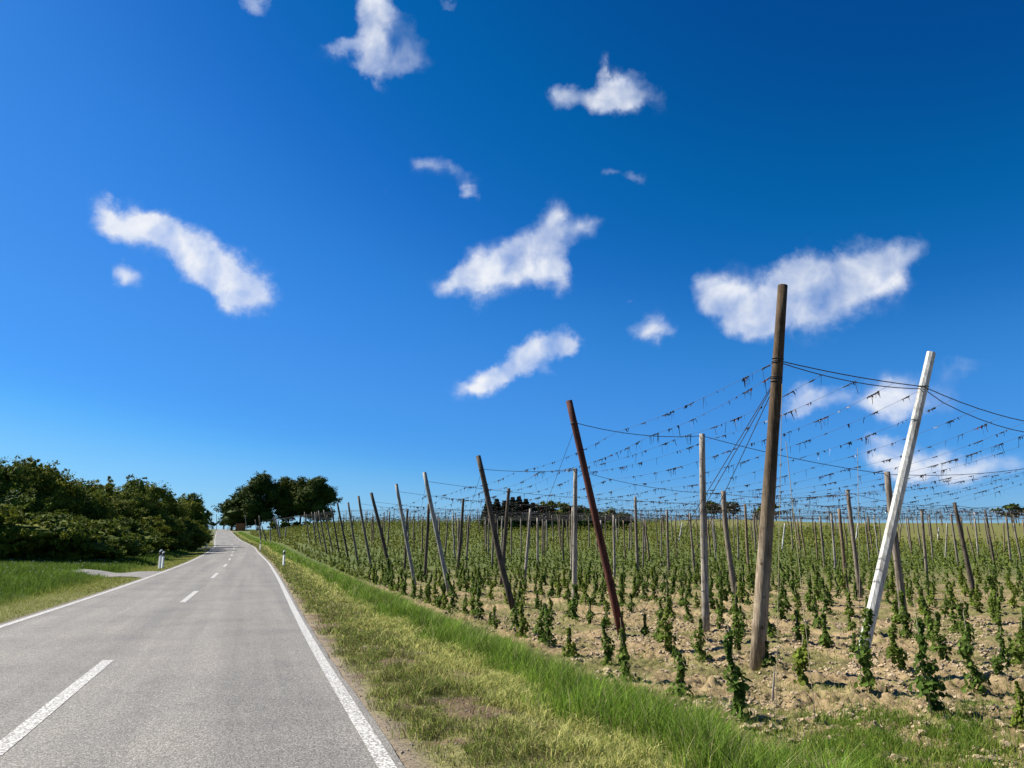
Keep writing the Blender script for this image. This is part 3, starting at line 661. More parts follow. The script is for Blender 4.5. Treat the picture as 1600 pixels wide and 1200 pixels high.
# ---- wood on the right of the field: spruces then broadleaves
def spruce(px, ty, Y, w, label):
    d = ray(px, 850); x = d.x / d.y * Y; z = float(Gz(x, Y)) - .3; h = at_depth(px, ty, Y).z - z; t = MB().tube([(0, 0, -.2), (0, 0, h * .98)], [.2, .03], 6)
    o = tag(link('spruce', None, (x, Y, z)), label, 'tree', 'spruces of the far wood'); link('trunk', t.mesh('trunk', M['bark']), parent=o)
    n = 7500; f = RNG.random(n) ** .8; tier = np.floor(f * 13) / 13; loc = (f - tier) * 13; a = RNG.uniform(0, 6.28, n); br = RNG.integers(0, 9, n) * .7 + tier * 9; a = br + RNG.normal(size=n) * .16
    rad = w / 2 * (1 - tier) ** .85 * (.25 + .75 * np.sqrt(RNG.random(n))) + .1; P = np.stack([np.cos(a) * rad, np.sin(a) * rad, h * (.04 + .95 * tier) + h * .055 * loc - rad * .22 + .1], -1)
    Nn = np.stack([np.cos(a) * .5, np.sin(a) * .5, np.ones(n)], -1); V, Fq = leaf_quads(P, Nn, .36 * RNG.uniform(.6, 1.3, n))
    # dense inner cone of twigs
    nb = 9; cv = [(0, 0, h * .93)] ; cf = []
    for k in range(3):
        for j in range(nb): q = 6.283 * j / nb; rr = w * (.13 + .12 * k) * random.uniform(.8, 1.15); cv.append((math.cos(q) * rr, math.sin(q) * rr, h * (.68 - .30 * k)))
    tri = [(0, 1 + j, 1 + (j + 1) % nb) for j in range(nb)]
    quad = [(1 + k * nb + j, 1 + (k + 1) * nb + j, 1 + (k + 1) * nb + (j + 1) % nb, 1 + k * nb + (j + 1) % nb) for k in range(2) for j in range(nb)]
    o0 = len(V); V = np.concatenate([V, np.array(cv)]); fl = list(Fq.reshape(-1)) + [i + o0 for q in tri for i in q] + [i + o0 for q in quad for i in q]
    link('crown', mesh_np('crown', V, fl, M['conifer'], False, np.ones((len(V), 3)), [4] * len(Fq) + [3] * len(tri) + [4] * len(quad)), parent=o)
SP = [(763,779,183),(776,780,186),(789,783,182),(801,777,188),(811,776,184),(822,780,186),(833,786,182),(847,790,187)]
SL = ['leftmost spruce at the left end of the far wood', 'spruce right behind the leaning greenish pole', 'spruce between the leaning pole and the dark pole beside it', 'pointed spruce rising highest near the left of the far wood', 'twin pointed spruce next to the highest one', 'spruce on the middle of the spruce row', 'lower spruce towards the right of the spruce row', 'last spruce before the broadleaf part of the wood']
for (a, b, c), l in zip(SP, SL): spruce(a, b - 1, c, 5.6, l)
BR = [(846,783,190,6,'round broadleaf next to the spruces in the far wood'),(866,782,193,6,'broadleaf behind the pale stripped pole, left side'),(884,784,188,6,'broadleaf just left of the pale stripped pole'),(905,790,190,6,'broadleaf behind the pale stripped pole and the red pole'),(922,793,187,5.5,'low broadleaf left of the red pole'),(938,797,184,6,'brighter green broadleaf behind the red pole'),(955,794,186,6,'green broadleaf near the right end of the far wood'),(972,799,185,5,'rounded broadleaf closing the right end of the far wood')]
for i, (px, ty, Y, w, lb) in enumerate(BR):
    d = ray(px, 850); x = d.x / d.y * Y; z = float(Gz(x, Y)); h = at_depth(px, ty, Y).z - z
    plant_obj('broadleaf_tree', lb, 'tree', 'broadleaf trees of the far wood', (x, Y, z - .2), round_blobs(h, w, w * .8, .0, 11, 90 + i), 8000, .32, M['tree'], ((0, 0, .2),), shell=.45, solid=.6)
for i in range(9):
    px = 766 + i * 26; Y = 181; d = ray(px, 850); x = d.x / d.y * Y; z = float(Gz(x, Y)); h = at_depth(px, 801 + (i % 3), Y).z - z
    plant_obj('undergrowth_bush', ['leftmost', 'second', 'third', 'fourth', 'fifth', 'sixth', 'seventh', 'eighth', 'rightmost'][i] + ' bush of the dark undergrowth along the foot of the far wood, from the left', 'bush', 'undergrowth at the foot of the far wood', (x, Y, z - .2), round_blobs(h, 4.2, 3, .0, 8, 170 + i), 2600, .3, M['tree'], ((0, 0, .1),), shell=.5, solid=.8)
for i, (px, ty, Y, w, lb, lw) in enumerate(((1118,782,268,8,'left one of two round trees beyond the crest, near the field middle',.35),(1143,783,270,7.5,'right one of two round trees beyond the crest, near the field middle',.35),(1210,785,268,9,'lone round tree half hidden behind the tall brown pole',.3),(1586,786,262,10.5,'wide round tree alone on the skyline at the right photo edge',.33),(1188,797,285,5,'small tree on the skyline left of the tall brown pole',.3),
        (330,815,400,4,'tiny round tree left of the road on its far crest',.55),(347,814,420,4,'tiny round tree standing over the road crest',.55))):
    d = ray(px, 850); x = d.x / d.y * Y; z = float(Gz(x, Y)); h = max(3.5, at_depth(px, ty, Y).z - z)
    plant_obj('broadleaf_tree', lb, 'tree', 'single trees on the skyline', (x, Y, z - .2), round_blobs(h, w, w * .8, lw, 11, 120 + i), 4500, .42, M['tree'], ((0, 0, .28), (w * .14, 0, .18)), shell=.45, solid=.55)

# ------------------------------------------------------------------ hop poles
POLES = {}
def pole(key, bpx, bpy_, tpx, tpy, r0, r1, mat, label, group=None, wob=.03, sides=10, Y=None, name='hop_pole', flat=False, lean_y=0.0):
    b = drop(bpx, bpy_) if Y is None else Vector((at_depth(bpx, bpy_, Y).x, Y, 0))
    b.z = float(Hz(b.x, b.y)[0]); t = at_depth(tpx, tpy, b.y + lean_y)
    L = t - b; pts = []; rs = []; N = 9
    wx = [random.uniform(-1, 1) for _ in range(3)]
    for i in range(N + 1):
        f = i / N; q = math.sin(f * math.pi) * wx[0] + math.sin(f * 2 * math.pi) * wx[1] * .5
        pts.append(L * f + Vector((q * wob * L.length * .35, q * .01, 0))); rs.append(r0 + (r1 - r0) * f + random.uniform(-.03, .03) * r0 * (0 if flat else 1))
    pts[0] = Vector(pts[0]) - L.normalized() * .25; rs[0] *= 1.02
    o = link(name, MB().tube(pts, rs, sides).mesh(name, mat, not flat), b)
    tag(o, label, 'pole', group)
    POLES[key] = (b, t, o, pts)
    return o
GE = 'leaning edge poles of the hop garden beside the road'
m_c = M['concrete']; m_b, m_g, m_p, m_d, m_r, m_w = M['wood_brown'], M['wood_grey'], M['wood_pale'], M['wood_dark'], M['wood_red'], M['white']
pole('big', 1183, 1052, 1223, 446, .14, .092, M['wood_big'], 'tallest and thickest brown wooden hop pole, in the right foreground', 'hop poles in the foreground', .004, 18)
pole('white', 1347, 1030, 1455, 551, .122, .092, m_w, 'white slanted hop pole on the right, leaning right over the soil', 'hop poles in the foreground', .001, 9, flat=True)
pole('red', 972, 998, 889, 626, .098, .083, m_r, 'rust red hop pole leaning left towards the road', GE, .005, 12)
pole('p1', 1103, 990, 1097, 678, .105, .075, m_p, 'upright pale grey hop pole left of the tallest brown pole', 'hop poles in the foreground', .01, 10)
pole('p2', 1413, 975, 1386, 737, .115, .085, m_g, 'crooked grey-brown hop pole crossing behind the white slanted pole', 'hop poles in the foreground', .045, 10)
EDGE = [(803,955,747,712,.11,.085,m_d,'greenish dark hop pole leaning left with a bend, left of the rust red pole',.035),(703,932,663,738,.10,.085,m_c,'smooth light grey hop pole leaning left, fourth edge pole from the white one',.002),
        (648.5,914,619,756,.10,.085,m_c,'light slim hop pole leaning left, with a darker one to its left',.002),(611,901,580,770,.12,.10,m_d,'thick dark hop pole leaning left, left of the light slim ones',.02),(581,892,560,775,.10,.09,m_g,'grey leaning edge pole beside the thick dark one, on its left',.01),
        (560,886,544,785,.09,.08,m_g,'leaning edge pole, sixth counting left from the greenish dark pole',.01),(545,877,527,786,.10,.09,m_d,'dark leaning edge pole right of the crest trees',.01),(531,872,518,792,.09,.08,m_d,'dark leaning edge pole just clear of the crest trees',.01),
        (521,867,506,797,.09,.08,m_g,'thin grey leaning pole in front of the rightmost crest tree',.01)]
for i, e in enumerate(EDGE): pole('e%d' % i, *e[:7], e[7], GE, e[8], 10)
for i, e in enumerate([(511,866,498,798),(503,860,492,800),(494,852,487,800),(485,852,476,800)]):
    pole('e%d' % (9 + i), *e, .1, .085, m_g, 'thin grey edge pole in the row of far ones under the right crest tree', 'far edge poles under the crest trees', .01, 6)
GM = 'hop poles standing among the rows in the middle distance'
MID = [(897,948,899,732,.10,.075,m_p,'whitish stripped hop pole standing left of the rust red pole',.012),(893,900,895,792,.09,.08,m_p,'shorter pale pole hugging the left side of the whitish stripped pole',.01),(997,918,992.5,776,.085,.07,m_g,'straight grey pole just right of the rust red pole',.008),(1046,902,1042,796,.085,.075,m_g,'grey pole midway between the rust red and the pale grey foreground pole',.02),
 (1086,903,1078,802,.085,.06,m_g,'crooked pole close on the left of the pale grey foreground pole',.02),(960,904,959,805,.085,.07,m_p,'pale pole right behind the lower half of the rust red pole, on its right',.02),(1005,887,1006,811,.075,.07,m_g,'slim pole right beside the straight grey one, right of the rust red pole',.01),(1034,885,1033,813,.075,.06,m_g,'slim pole left of the grey one midway between red and pale poles',.01),
 (978,882,974,813,.07,.06,m_b,'thin brown pole just left of the straight grey one, right of the red pole',.02),(1028,861,1024,811,.07,.06,m_b,'thin bent far pole left of the midway pair',.03),(941,890,939,813,.09,.08,m_p,'white-sided pole immediately behind the rust red pole',.005),(933,872,932,815,.06,.06,m_g,'thin pole peeping out left of the rust red pole',.01),
 (946,843,946,807,.10,.10,m_g,'far pole before the right end of the wood, behind the rust red pole',.01),(967,843,967,806,.09,.09,m_g,'far brown pole before the right end of the wood',.01),(983,860,984,818,.10,.09,m_g,'pole just past the right end of the wood',.02),(1058,878,1055,809,.07,.06,m_b,'thin pole right of the midway grey pole',.01),
 (1061,846,1066,817,.11,.11,m_w,'short white slanted far post, left of the pale grey foreground pole',.0),(1091,858,1088,812,.07,.07,m_b,'thin far pole seen against the left edge of the pale grey foreground pole',.02),(1105,884,1103.5,803,.07,.06,m_g,'slim pole close on the right of the pale grey foreground pole',.01),(1119,878,1113,813,.07,.06,m_p,'pale thin pole second to the right of the pale grey foreground pole',.01),
 (1150,945,1130,767,.11,.095,m_g,'crooked grey pole leaning left between the pale grey and the tallest brown pole',.04),(1171,900,1164,787,.10,.085,m_b,'brown pole just left of the tallest brown pole',.02),(1181,864,1178,803,.12,.10,m_g,'pole partly hidden by the tallest brown pole, left side',.03),(1148,860,1145,806,.08,.07,m_g,'thin pole behind the crooked grey one, on its right',.01),
 (1222,860,1226.5,818,.12,.11,m_w,'short white slanted far post, right of the tallest brown pole',.0),(1277,877,1273,814,.09,.08,m_b,'bent thin brown pole, first of four right of the tallest brown pole',.03),(1289,893,1281.5,807,.09,.08,m_g,'second of four poles right of the tallest brown pole',.02),(1305,897,1299,802,.09,.08,m_p,'pale crooked pole, third of four right of the tallest brown pole',.04),
 (1324,927,1311,795,.095,.075,m_b,'brown pole leaning left, fourth between the tallest brown and the white pole',.02),(1345,937,1324,765,.10,.08,m_g,'long slanting grey pole nearest on the left of the white slanted pole',.01),(1247,850,1246,817,.08,.08,m_b,'thin far pole between the short white post and the bent brown one',.01),
 (1337,849,1340.5,818,.13,.12,m_w,'short white slanted far post next to the long slanting grey pole',.0),(1359,882,1352,814,.08,.07,m_g,'far pole seen just left of the white slanted pole',.02),(1377,860,1373,809,.08,.07,m_g,'thin far pole at the left edge of the white slanted pole',.02),(1408,892,1401,830,.08,.07,m_b,'thin pole emerging right of the white slanted pole',.02),(1405,850,1408,817,.1,.1,m_g,'short far pole right of the white slanted pole',.0),
 (1426.5,877,1418.5,810,.08,.07,m_b,'first thin pole well clear to the right of the white slanted pole',.02),(1465,845,1467,824,.12,.12,m_w,'tiny white far post right of the white slanted pole',.0),(1449,909,1440,797,.09,.08,m_g,'upright dark grey pole right of the white slanted pole',.01),(1458,877,1452,808,.08,.07,m_g,'thinner pole beside the upright dark grey one',.01),
 (1477,875,1480,817,.09,.08,m_p,'pale pole tilted right between the upright dark grey and the long slanting one',.01),(1499,894,1485.6,803,.09,.07,m_g,'slanting pole just left of the longest one at the right',.01),(1523,935,1491,785,.115,.075,m_d,'longest slanting dark pole near the right photo edge',.008),(1525,879,1510,822,.08,.07,m_b,'short slanting pole behind the longest dark one at the right',.01),
 (1530,879,1523,810,.09,.08,m_p,'pale pole right of the longest slanting dark one',.02),(1556,897,1539,797,.10,.08,m_d,'dark slanting pole, third from the right photo edge',.02),(1580,882,1572,807,.09,.08,m_g,'grey pole, second from the right photo edge',.02),(1597,884,1583.5,817,.09,.07,m_g,'slanting pole at the right photo edge under the round tree',.01),(1570,869,1568,815,.08,.07,m_b,'thin far pole left of the second from the right photo edge',.01),(1471,850,1463,824,.08,.08,m_b,'short slanting far pole near the tiny white post',.01),
 (632,891,637,795,.09,.08,m_d,'dark pole right of the light slim leaning edge pole',.02),(664,904,670,787,.11,.09,m_d,'thick dark pole crossing the smooth light grey leaning pole',.02),(713,902,724,779,.105,.085,m_d,'dark bent pole between the light grey and the greenish dark edge pole',.045),(728,890,733,806,.08,.07,m_g,'thinner pole right of the dark bent one',.02),
 (696,871,700,807,.09,.08,m_g,'slim pole left of the dark bent one',.03),(784,915,795,763,.115,.085,m_d,'long dark pole crossing behind the greenish dark edge pole',.02),(769,889,771,805,.09,.08,m_g,'grey pole left of the greenish dark edge pole',.01),(758,861,757,815,.07,.07,m_b,'thin far pole in front of the leftmost spruce',.01),
 (763,872,764,809,.08,.07,m_g,'slim grey pole in front of the second spruce',.01),(605,861,609,799,.10,.09,m_g,'grey upright pole left of the light slim leaning edge pole',.01),(647,861,647,803,.08,.07,m_d,'thin dark pole left of the thick dark crossing one',.01),(685,871,687,809,.08,.07,m_g,'slim pole right of the thick dark crossing one',.01),
 (799,877,799,810,.08,.07,m_g,'slim pole right of the long dark crossing pole',.01),(820,906,829,795,.095,.08,m_p,'pale slanted pole in front of the middle of the far wood',.015),(840,889,840,809,.09,.08,m_p,'upright pale pole right of the pale slanted one before the wood',.01),(855,861,854,812,.10,.09,m_p,'short pale pole before the broadleaf start of the wood',.01),
 (889,861,885,812,.08,.07,m_g,'thin pole leaning left beside the whitish stripped pole',.02),(814,870,814,811,.08,.07,m_g,'slim grey pole left of the pale slanted one before the wood',.01),(850,878,851,815,.06,.06,m_b,'very thin pole between the two pale ones before the wood',.01)]
for i, e in enumerate(MID): pole('m%d' % i, *e[:7], e[7], GM, e[8], 8)
for i, e in enumerate([(386,830,383,805),(408,846,405,806),(408,845,404,822),(416,846,409,822),(423,846,422,822),(437,846,430,808),(439,846,434,812),(402,838,399,812),(445,846,447,824)]):
    pole('t%d' % i, *e, .14, .12, m_g if i % 2 else m_p, 'thin pole of the hop corner in front of the crest trees', 'poles of the hop corner under the crest trees', .01, 6)
for i, e in enumerate([(338.5,827,338.3,803),(357,830,360,818),(355,829,358,817),(361,828,364,815),(331,827,331,814),(349,827,351,815)]):
    pole('c%d' % i, *e, .13, .10, m_d, 'tiny dark pole standing against the sky where the road crests', 'tiny poles at the road crest', .01, 6, Y=360 + i * 6)

# far grid of poles towards the crest, and the wires they carry
U = Vector((1, .37, 0)).normalized()                  # direction of the cross cables
def row_y(s0, Y0, s):                                 # the point of a row at distance s from the road
    k = s - s0; return Y0 + .37 * k * .885
NPOLE = len(POLES); FAR = []
rr = random.Random(5)
YROWS = [66, 74, 83, 92, 101, 111, 121, 131, 142, 153, 164, 176, 188, 200, 213, 226, 240, 252]
protos = [link('hop_pole', MB().tube([(rr.uniform(-.06, .06) * (1 if 0 < k < 6 else 0), 0, -.3 + 4.9 * k / 6) for k in range(7)], [.105 - .004 * k for k in range(7)], 6).mesh('hop_pole', m)) for m in (m_g, m_b, m_d, m_p)]
used = [False] * 4; cand = []
for j, Y0 in enumerate(YROWS):
    s = 16 + rr.uniform(0, 3)
    while s < 230:
        Y = row_y(8, Y0, s) + rr.uniform(-1.5, 1.5); x = float(Xr(Y)) + s
        if x < Y * .70 and Y < 262: cand.append((Y, x, j))
        s += 9.5 + rr.uniform(-1.2, 1.2) + Y0 * .012
cand.sort(); cand = cand[:max(0, 296 - NPOLE)]
for q, (Y, x, j) in enumerate(cand):
    p = rr.choice((0, 0, 1, 1, 2, 3)); o = protos[p]
    if used[p]: o = o.copy(); COL.objects.link(o)
    used[p] = True; zz = float(Hz(x, Y)[0]); o.location = (x, Y, zz); f = rr.uniform(.86, 1.0)
    o.scale = (1, 1, f); o.rotation_euler = (rr.uniform(-.02, .02), rr.uniform(-.06, .03), 0)
    px = 800 + 1200 * (x / Y) * .985
    if px < 750: lab, grp = 'small far hop pole against the sky left of the far wood', 'far hop poles left of the wood'
    elif px < 1000: lab, grp = 'small far hop pole in front of the dark far wood', 'far hop poles before the wood'
    elif px < 1215: lab, grp = 'small far hop pole between the far wood and the tallest brown pole', 'far hop poles right of the wood'
    else: lab, grp = 'small far hop pole on the rising field right of the tallest brown pole', 'far hop poles at the right'
    tag(o, lab, 'pole', grp)
for i, p in enumerate(protos):
    if not used[i]: bpy.data.objects.remove(p)

# ------------------------------------------------------------------ cables
def sag(a, b, s, n=10):
    return [a.lerp(b, i / n) - Vector((0, 0, 4 * s * (i / n) * (1 - i / n))) for i in range(n + 1)]
def on_pole(key, py):
    b, t, o, pts = POLES[key]
    lo, hi = 0.0, 1.0
    for _ in range(30):
        m = (lo + hi) / 2; p = b.lerp(t, m); d = p - Vector((0, 0, CAM_H))
        sy = 600 - 1200 * (-d.y * _s + d.z * _c) / (d.y * _c + d.z * _s)
        if sy > py: lo = m
        else: hi = m
    return b.lerp(t, lo)
def ground_pole(x, Y, H, r, mat, label, group):
    z = float(Hz(x, Y)[0]); o = link('hop_pole', MB().tube([(0, 0, -.3), (0, 0, H * .5), (.05, 0, H)], [r, r * .9, r * .8], 9).mesh('hop_pole', mat), (x, Y, z)); tag(o, label, 'pole', group)
    return Vector((x, Y, z + H - .15))
A_big, A_white, A_red = on_pole('big', 563), on_pole('white', 604), on_pole('red', 660)
A_p1, A_p2 = on_pole('p1', 681), on_pole('p2', 741)
E1 = at_depth(1690, 668, 19.5); E2 = at_depth(1720, 706, 27.0)
for e, nm in ((E1, 'hop pole standing just outside the right photo edge, holding the twin near cables'), (E2, 'hop pole outside the right photo edge, holding the second cable')):
    zg = float(Hz(e.x, e.y)[0]); ground_pole(e.x, e.y, e.z - zg + .15, .1, m_g, nm, None)
CAB = []
def cable(name, pts, r, label, cat, mat=None, group=None, k=5):
    o = link(name, MB().tube([p - pts[0] for p in pts], r, k, False).mesh(name, mat or M['cable']), pts[0]); tag(o, label, cat, group); return o
G0 = 'heavy cables strung across between the hop poles'
c0 = sag(A_big, A_white, .05) + sag(A_white, E1, .22)[1:]
cable('cross_cable', c0, .011, 'upper one of the twin near cables from the tallest brown pole over the white pole', 'cable', None, G0)
lowp = sag(A_big - Vector((0, 0, .03)), A_white - Vector((0, 0, .05)), .13) + sag(A_white - Vector((0, 0, .12)), E1 - Vector((0, 0, .15)), .36)[1:]
cable('cross_cable', lowp, .010, 'lower sagging one of the twin near cables from the tallest brown pole', 'cable', None, G0)
c1 = sag(A_red, A_p1, .15) + sag(A_p1, A_p2, .10)[1:] + sag(A_p2, E2, .30)[1:]
cable('cross_cable', c1, .0095, 'sagging cable from the rust red pole over the pale grey foreground pole to the right', 'cable', None, G0)
def topof(key, dz=.12): return POLES[key][1] - Vector((0, 0, dz))
def midkey(label_part):
    for i, e in enumerate(MID):
        if label_part in e[7]: return 'm%d' % i
kw, kc, ks, kl = midkey('whitish stripped'), midkey('crooked grey pole leaning left between'), midkey('long slanting grey'), midkey('longest slanting dark')
A_e0 = on_pole('e0', 733)
E3 = at_depth(1700, 792, 44)
c2 = [A_e0]
for a, b, s_ in ((A_e0, topof(kw, .05), .08), (topof(kw, .05), topof(kc), .2), (topof(kc), topof(ks), .2), (topof(ks), topof(kl), .2), (topof(kl), E3, .3)): c2 += sag(a, b, s_)[1:]
cable('cross_cable', c2, .009, 'cable from the greenish dark pole over the whitish stripped pole into the field', 'cable', None, G0)
CR = [c0, c1, c2]
# further rows: regular cables at a constant height above the ground
ROWS = [(on_pole('e1', 752), 35.6), (on_pole('e2', 768), 43.5), (on_pole('e3', 784), 51.5), (on_pole('e4', 787), 59)]
for i, Y0 in enumerate([66, 74, 83, 92, 101, 111, 121, 131, 142, 153, 164, 176, 188, 200, 213, 226, 240, 252]):
    Y = Y0; x = float(Xr(Y)) + 7.8; ROWS.append((Vector((x, Y, float(Gz(x, Y)) + 4.35)), Y0))
for i, (A, Y0) in enumerate(ROWS):
    pts = [A]; s = 8.0; prev = A
    while s < 180:
        s += 9.0; Y = A.y + .33 * (s - 8.0); x = float(Xr(Y)) + s
        if x > Y * .75 + 6 or Y > 270: break
        q = Vector((x, Y, float(Gz(x, Y)) + 4.3 + rr.uniform(-.12, .12))); pts += sag(prev, q, .14 if i < 8 else .1, 6)[1:]; prev = q
    if len(pts) < 4: continue
    CR.append(pts)
    cable('cross_cable', pts, .008 if i < 4 else .011, ('thin cable across the field from the light grey leaning pole','thin cable across the field from the light slim leaning pole','thin cable across the field from the thick dark leaning pole','thin cable across the field from the grey leaning pole beside the thick dark one')[i] if i < 4 else 'far cable of the hop trellis drawn across just above the crest', 'cable', None, G0 if i < 4 else 'far cables of the hop trellis', 3 if i > 3 else 4)

# long row wires parallel to the road, with the dead twine left hanging on them
def cross_at(pts, s):
    prev = None
    for p in pts:
        c = p.x - float(Xr(p.y))
        if prev is not None and (prev[0] - s) * (c - s) <= 0 and c != prev[0]:
            return prev[1].lerp(p, (s - prev[0]) / (c - prev[0]))
        prev = (c, p)
    return None
def scraps(P, near):
    """little hanging ends, knots and shreds along wire points"""
    V, Fq, Cc = [], [], []
    for a, b in zip(P[:-1], P[1:]):
        L = (b - a).length; dist = (a + b).length / 2
        if dist > 85: break
        x = rr.uniform(0, .5)
        while x < L:
            cl = rr.random()
            m = rr.choice((1, 1, 2, 3, 4, 9)) if cl < .7 else 1
            for q in range(m):
                f = min(1, (x + rr.uniform(0, .28)) / L); p = a.lerp(b, f)
                h = rr.uniform(.02, .09) if rr.random() < .70 else rr.uniform(.09, .30)
                w = rr.uniform(.004, .009) if h > .09 else rr.uniform(.008, .025)
                w *= 1 if dist < 40 else 1.5
                th = rr.uniform(0, 3.14); dx, dy = math.cos(th) * w, math.sin(th) * w; ex, ey = rr.uniform(-.05, .05), rr.uniform(-.05, .05)
                base = len(V); V += [(p.x - dx, p.y - dy, p.z + .008), (p.x + dx, p.y + dy, p.z + .008), (p.x + dx * .7 + ex, p.y + dy * .7 + ey, p.z - h), (p.x - dx * .4 + ex, p.y - dy * .4 + ey, p.z - h * .9)]
                Fq.append((base, base + 1, base + 2, base + 3))
                k = rr.random(); c = (.030, .026, .024) if k < .86 else ((.16, .05, .045) if k < .92 else ((.07, .07, .16) if k < .96 else (.5, .52, .58)))
                Cc += [c] * 4
                if rr.random() < .4:                          # shred lying along the wire
                    p2 = a.lerp(b, min(1, f + rr.uniform(.05, .22) / L)); base = len(V); t_ = rr.uniform(.008, .022)
                    V += [tuple(p), tuple(p2), (p2.x, p2.y, p2.z - t_), (p.x + .01, p.y, p.z - t_ * 1.5)]; Fq.append((base, base + 1, base + 2, base + 3)); Cc += [c] * 4
            x += (rr.uniform(.04, .26) + (rr.uniform(.3, 1.2) if rr.random() < .25 else 0)) * (1 if dist < 40 else 2.0)
    return V, Fq, Cc
s = 8.2; wi = 0
while s < 120:
    nodes = []
    for pts in CR:
        q = cross_at(pts, s)
        if q is None and s <= 8.6: q = pts[0]
        if q is not None: nodes.append(q)
    nodes.sort(key=lambda v: v.y)
    if len(nodes) >= 2:
        P = [nodes[0]]; 
        for a, b in zip(nodes[:-1], nodes[1:]): P += sag(a, b, min(.30, (b - a).length * .024) * rr.uniform(.7, 1.2), 6)[1:]
        k = 6 * 9 if s < 14 else 6 * 7; P1 = P[:k + 1]
        lab = 'trellis wire with dark twine scraps running along the edge poles from the tallest brown pole' if wi == 0 else 'long trellis wire hung with dark twine scraps, parallel to the road'
        if 1 <= wi <= 5: lab = 'trellis wire with scraps on the twin cables, %s right of the tallest pole' % ('first', 'second', 'third', 'fourth', 'fifth')[wi - 1]
        o = cable('row_wire', P, .0036, lab, 'wire', None, 'long trellis wires parallel to the road', 3)
        V, Fq, Cc = scraps([p - P[0] for p in P1], s < 14) if False else scraps(P1, True)
        if V:
            V = np.array(V) - np.array(P[0]); me = mesh_np('twine_scraps', V, Fq, M['scrap'], False, np.array(Cc)); sc_ = link('twine_scraps', me, parent=o); sc_['kind'] = 'stuff'
    s += 1.0 if s < 42 else 2.5; wi += 1

# guy cables, bindings and hanging twines
for i, (p, q, lab) in enumerate((((1205, 590), (980, 968), 'leftmost of three guy cables slanting down from the tallest brown pole'), ((1206, 593), (1000, 962), 'middle of three guy cables slanting down from the tallest brown pole'), ((1207, 597), (1041, 958), 'rightmost of three guy cables slanting down from the tallest brown pole'))):
    a = on_pole('big', p[1]); b = drop(*q); cable('guy_cable', sag(a, b, .05, 6), .0085, lab, 'cable', None, 'guy cables of the tallest brown pole')
a = on_pole('red', 668); cable('guy_cable', sag(a, drop(800, 925), .05, 6), .006, 'thin guy cable slanting down left from the rust red pole', 'cable', None, None)
a = on_pole('e0', 736); cable('guy_cable', sag(a, drop(700, 905), .05, 6), .006, 'thin guy cable slanting down left from the greenish dark pole', 'cable', None, None)
a = on_pole('e1', 754); cable('guy_cable', sag(a, drop(636, 900), .05, 6), .006, 'thin guy cable slanting down left from the smooth light grey pole', 'cable', None, None)
for (key, py) in (('big', 563), ('big', 592), ('white', 604), ('red', 660), ('e0', 733)):
    b, t, o, pts = POLES[key]; c = on_pole(key, py) - b; ax = (t - b).normalized(); f = c.length / (t - b).length
    r = {'big': .14 - .048 * f, 'white': .122 - .03 * f, 'red': .098 - .015 * f, 'e0': .11 - .025 * f}[key] + .006
    mb = MB()
    for k in range(3 if key == 'big' else 2):
        ce = c + ax * (.035 * k - .04); u = ax.cross(Vector((0, 1, .2))).normalized(); v = ax.cross(u)
        tl = rr.uniform(-.03, .03); mb.tube([ce + (u * math.cos(a_) + v * math.sin(a_)) * r + ax * tl * math.cos(a_) for a_ in [6.2832 * q / 16 for q in range(17)]], .009, 5, False)
    link('wire_binding', mb.mesh('wire_binding', M['cable']), parent=o)
for i, (px0, py0, px1, py1, Yd, lab) in enumerate(((1222, 600, 1212, 1130, None, 'thin vertical twine hanging just right of the tallest brown pole'), (1228, 690, 1277, 1150, None, 'thin slanting twine right of the tallest brown pole, reaching the grass'), (1540, 812, 1575, 930, None, 'thin slanting twine near the right photo edge'), (1340, 700, 1345, 1060, None, 'thin twine crossing behind the white slanted pole'))):
    b = drop(px1, py1); a = at_depth(px0, py0, b.y + .6); cable('hop_twine', sag(a, b, .0, 3), .0045, lab, 'twine', M['twine'], 'hanging hop twines')
b = drop(1206, 1100); t_ = at_depth(1211, 1040, b.y) - b
tag(link('wooden_stake', MB().tube([(0, 0, -.1), tuple(t_ * .45), tuple(t_)], [.022, .017, .006], 6).mesh('wooden_stake', m_p), b), 'short pale wooden stake in the soil right of the tallest brown pole', 'stake')
b = drop(1025, 961); t_ = at_depth(1052, 941, b.y) - b
tag(link('bare_branch', MB().tube([(0, 0, 0), tuple(t_ * .5 - Vector((0, 0, .05))), tuple(t_), tuple(t_ + Vector((-.1, 0, .08)))], [.012, .016, .012, .005], 5).mesh('bare_branch', m_p), b), 'bleached curved branch lying among the hop plants left of the pale grey pole', 'branch')

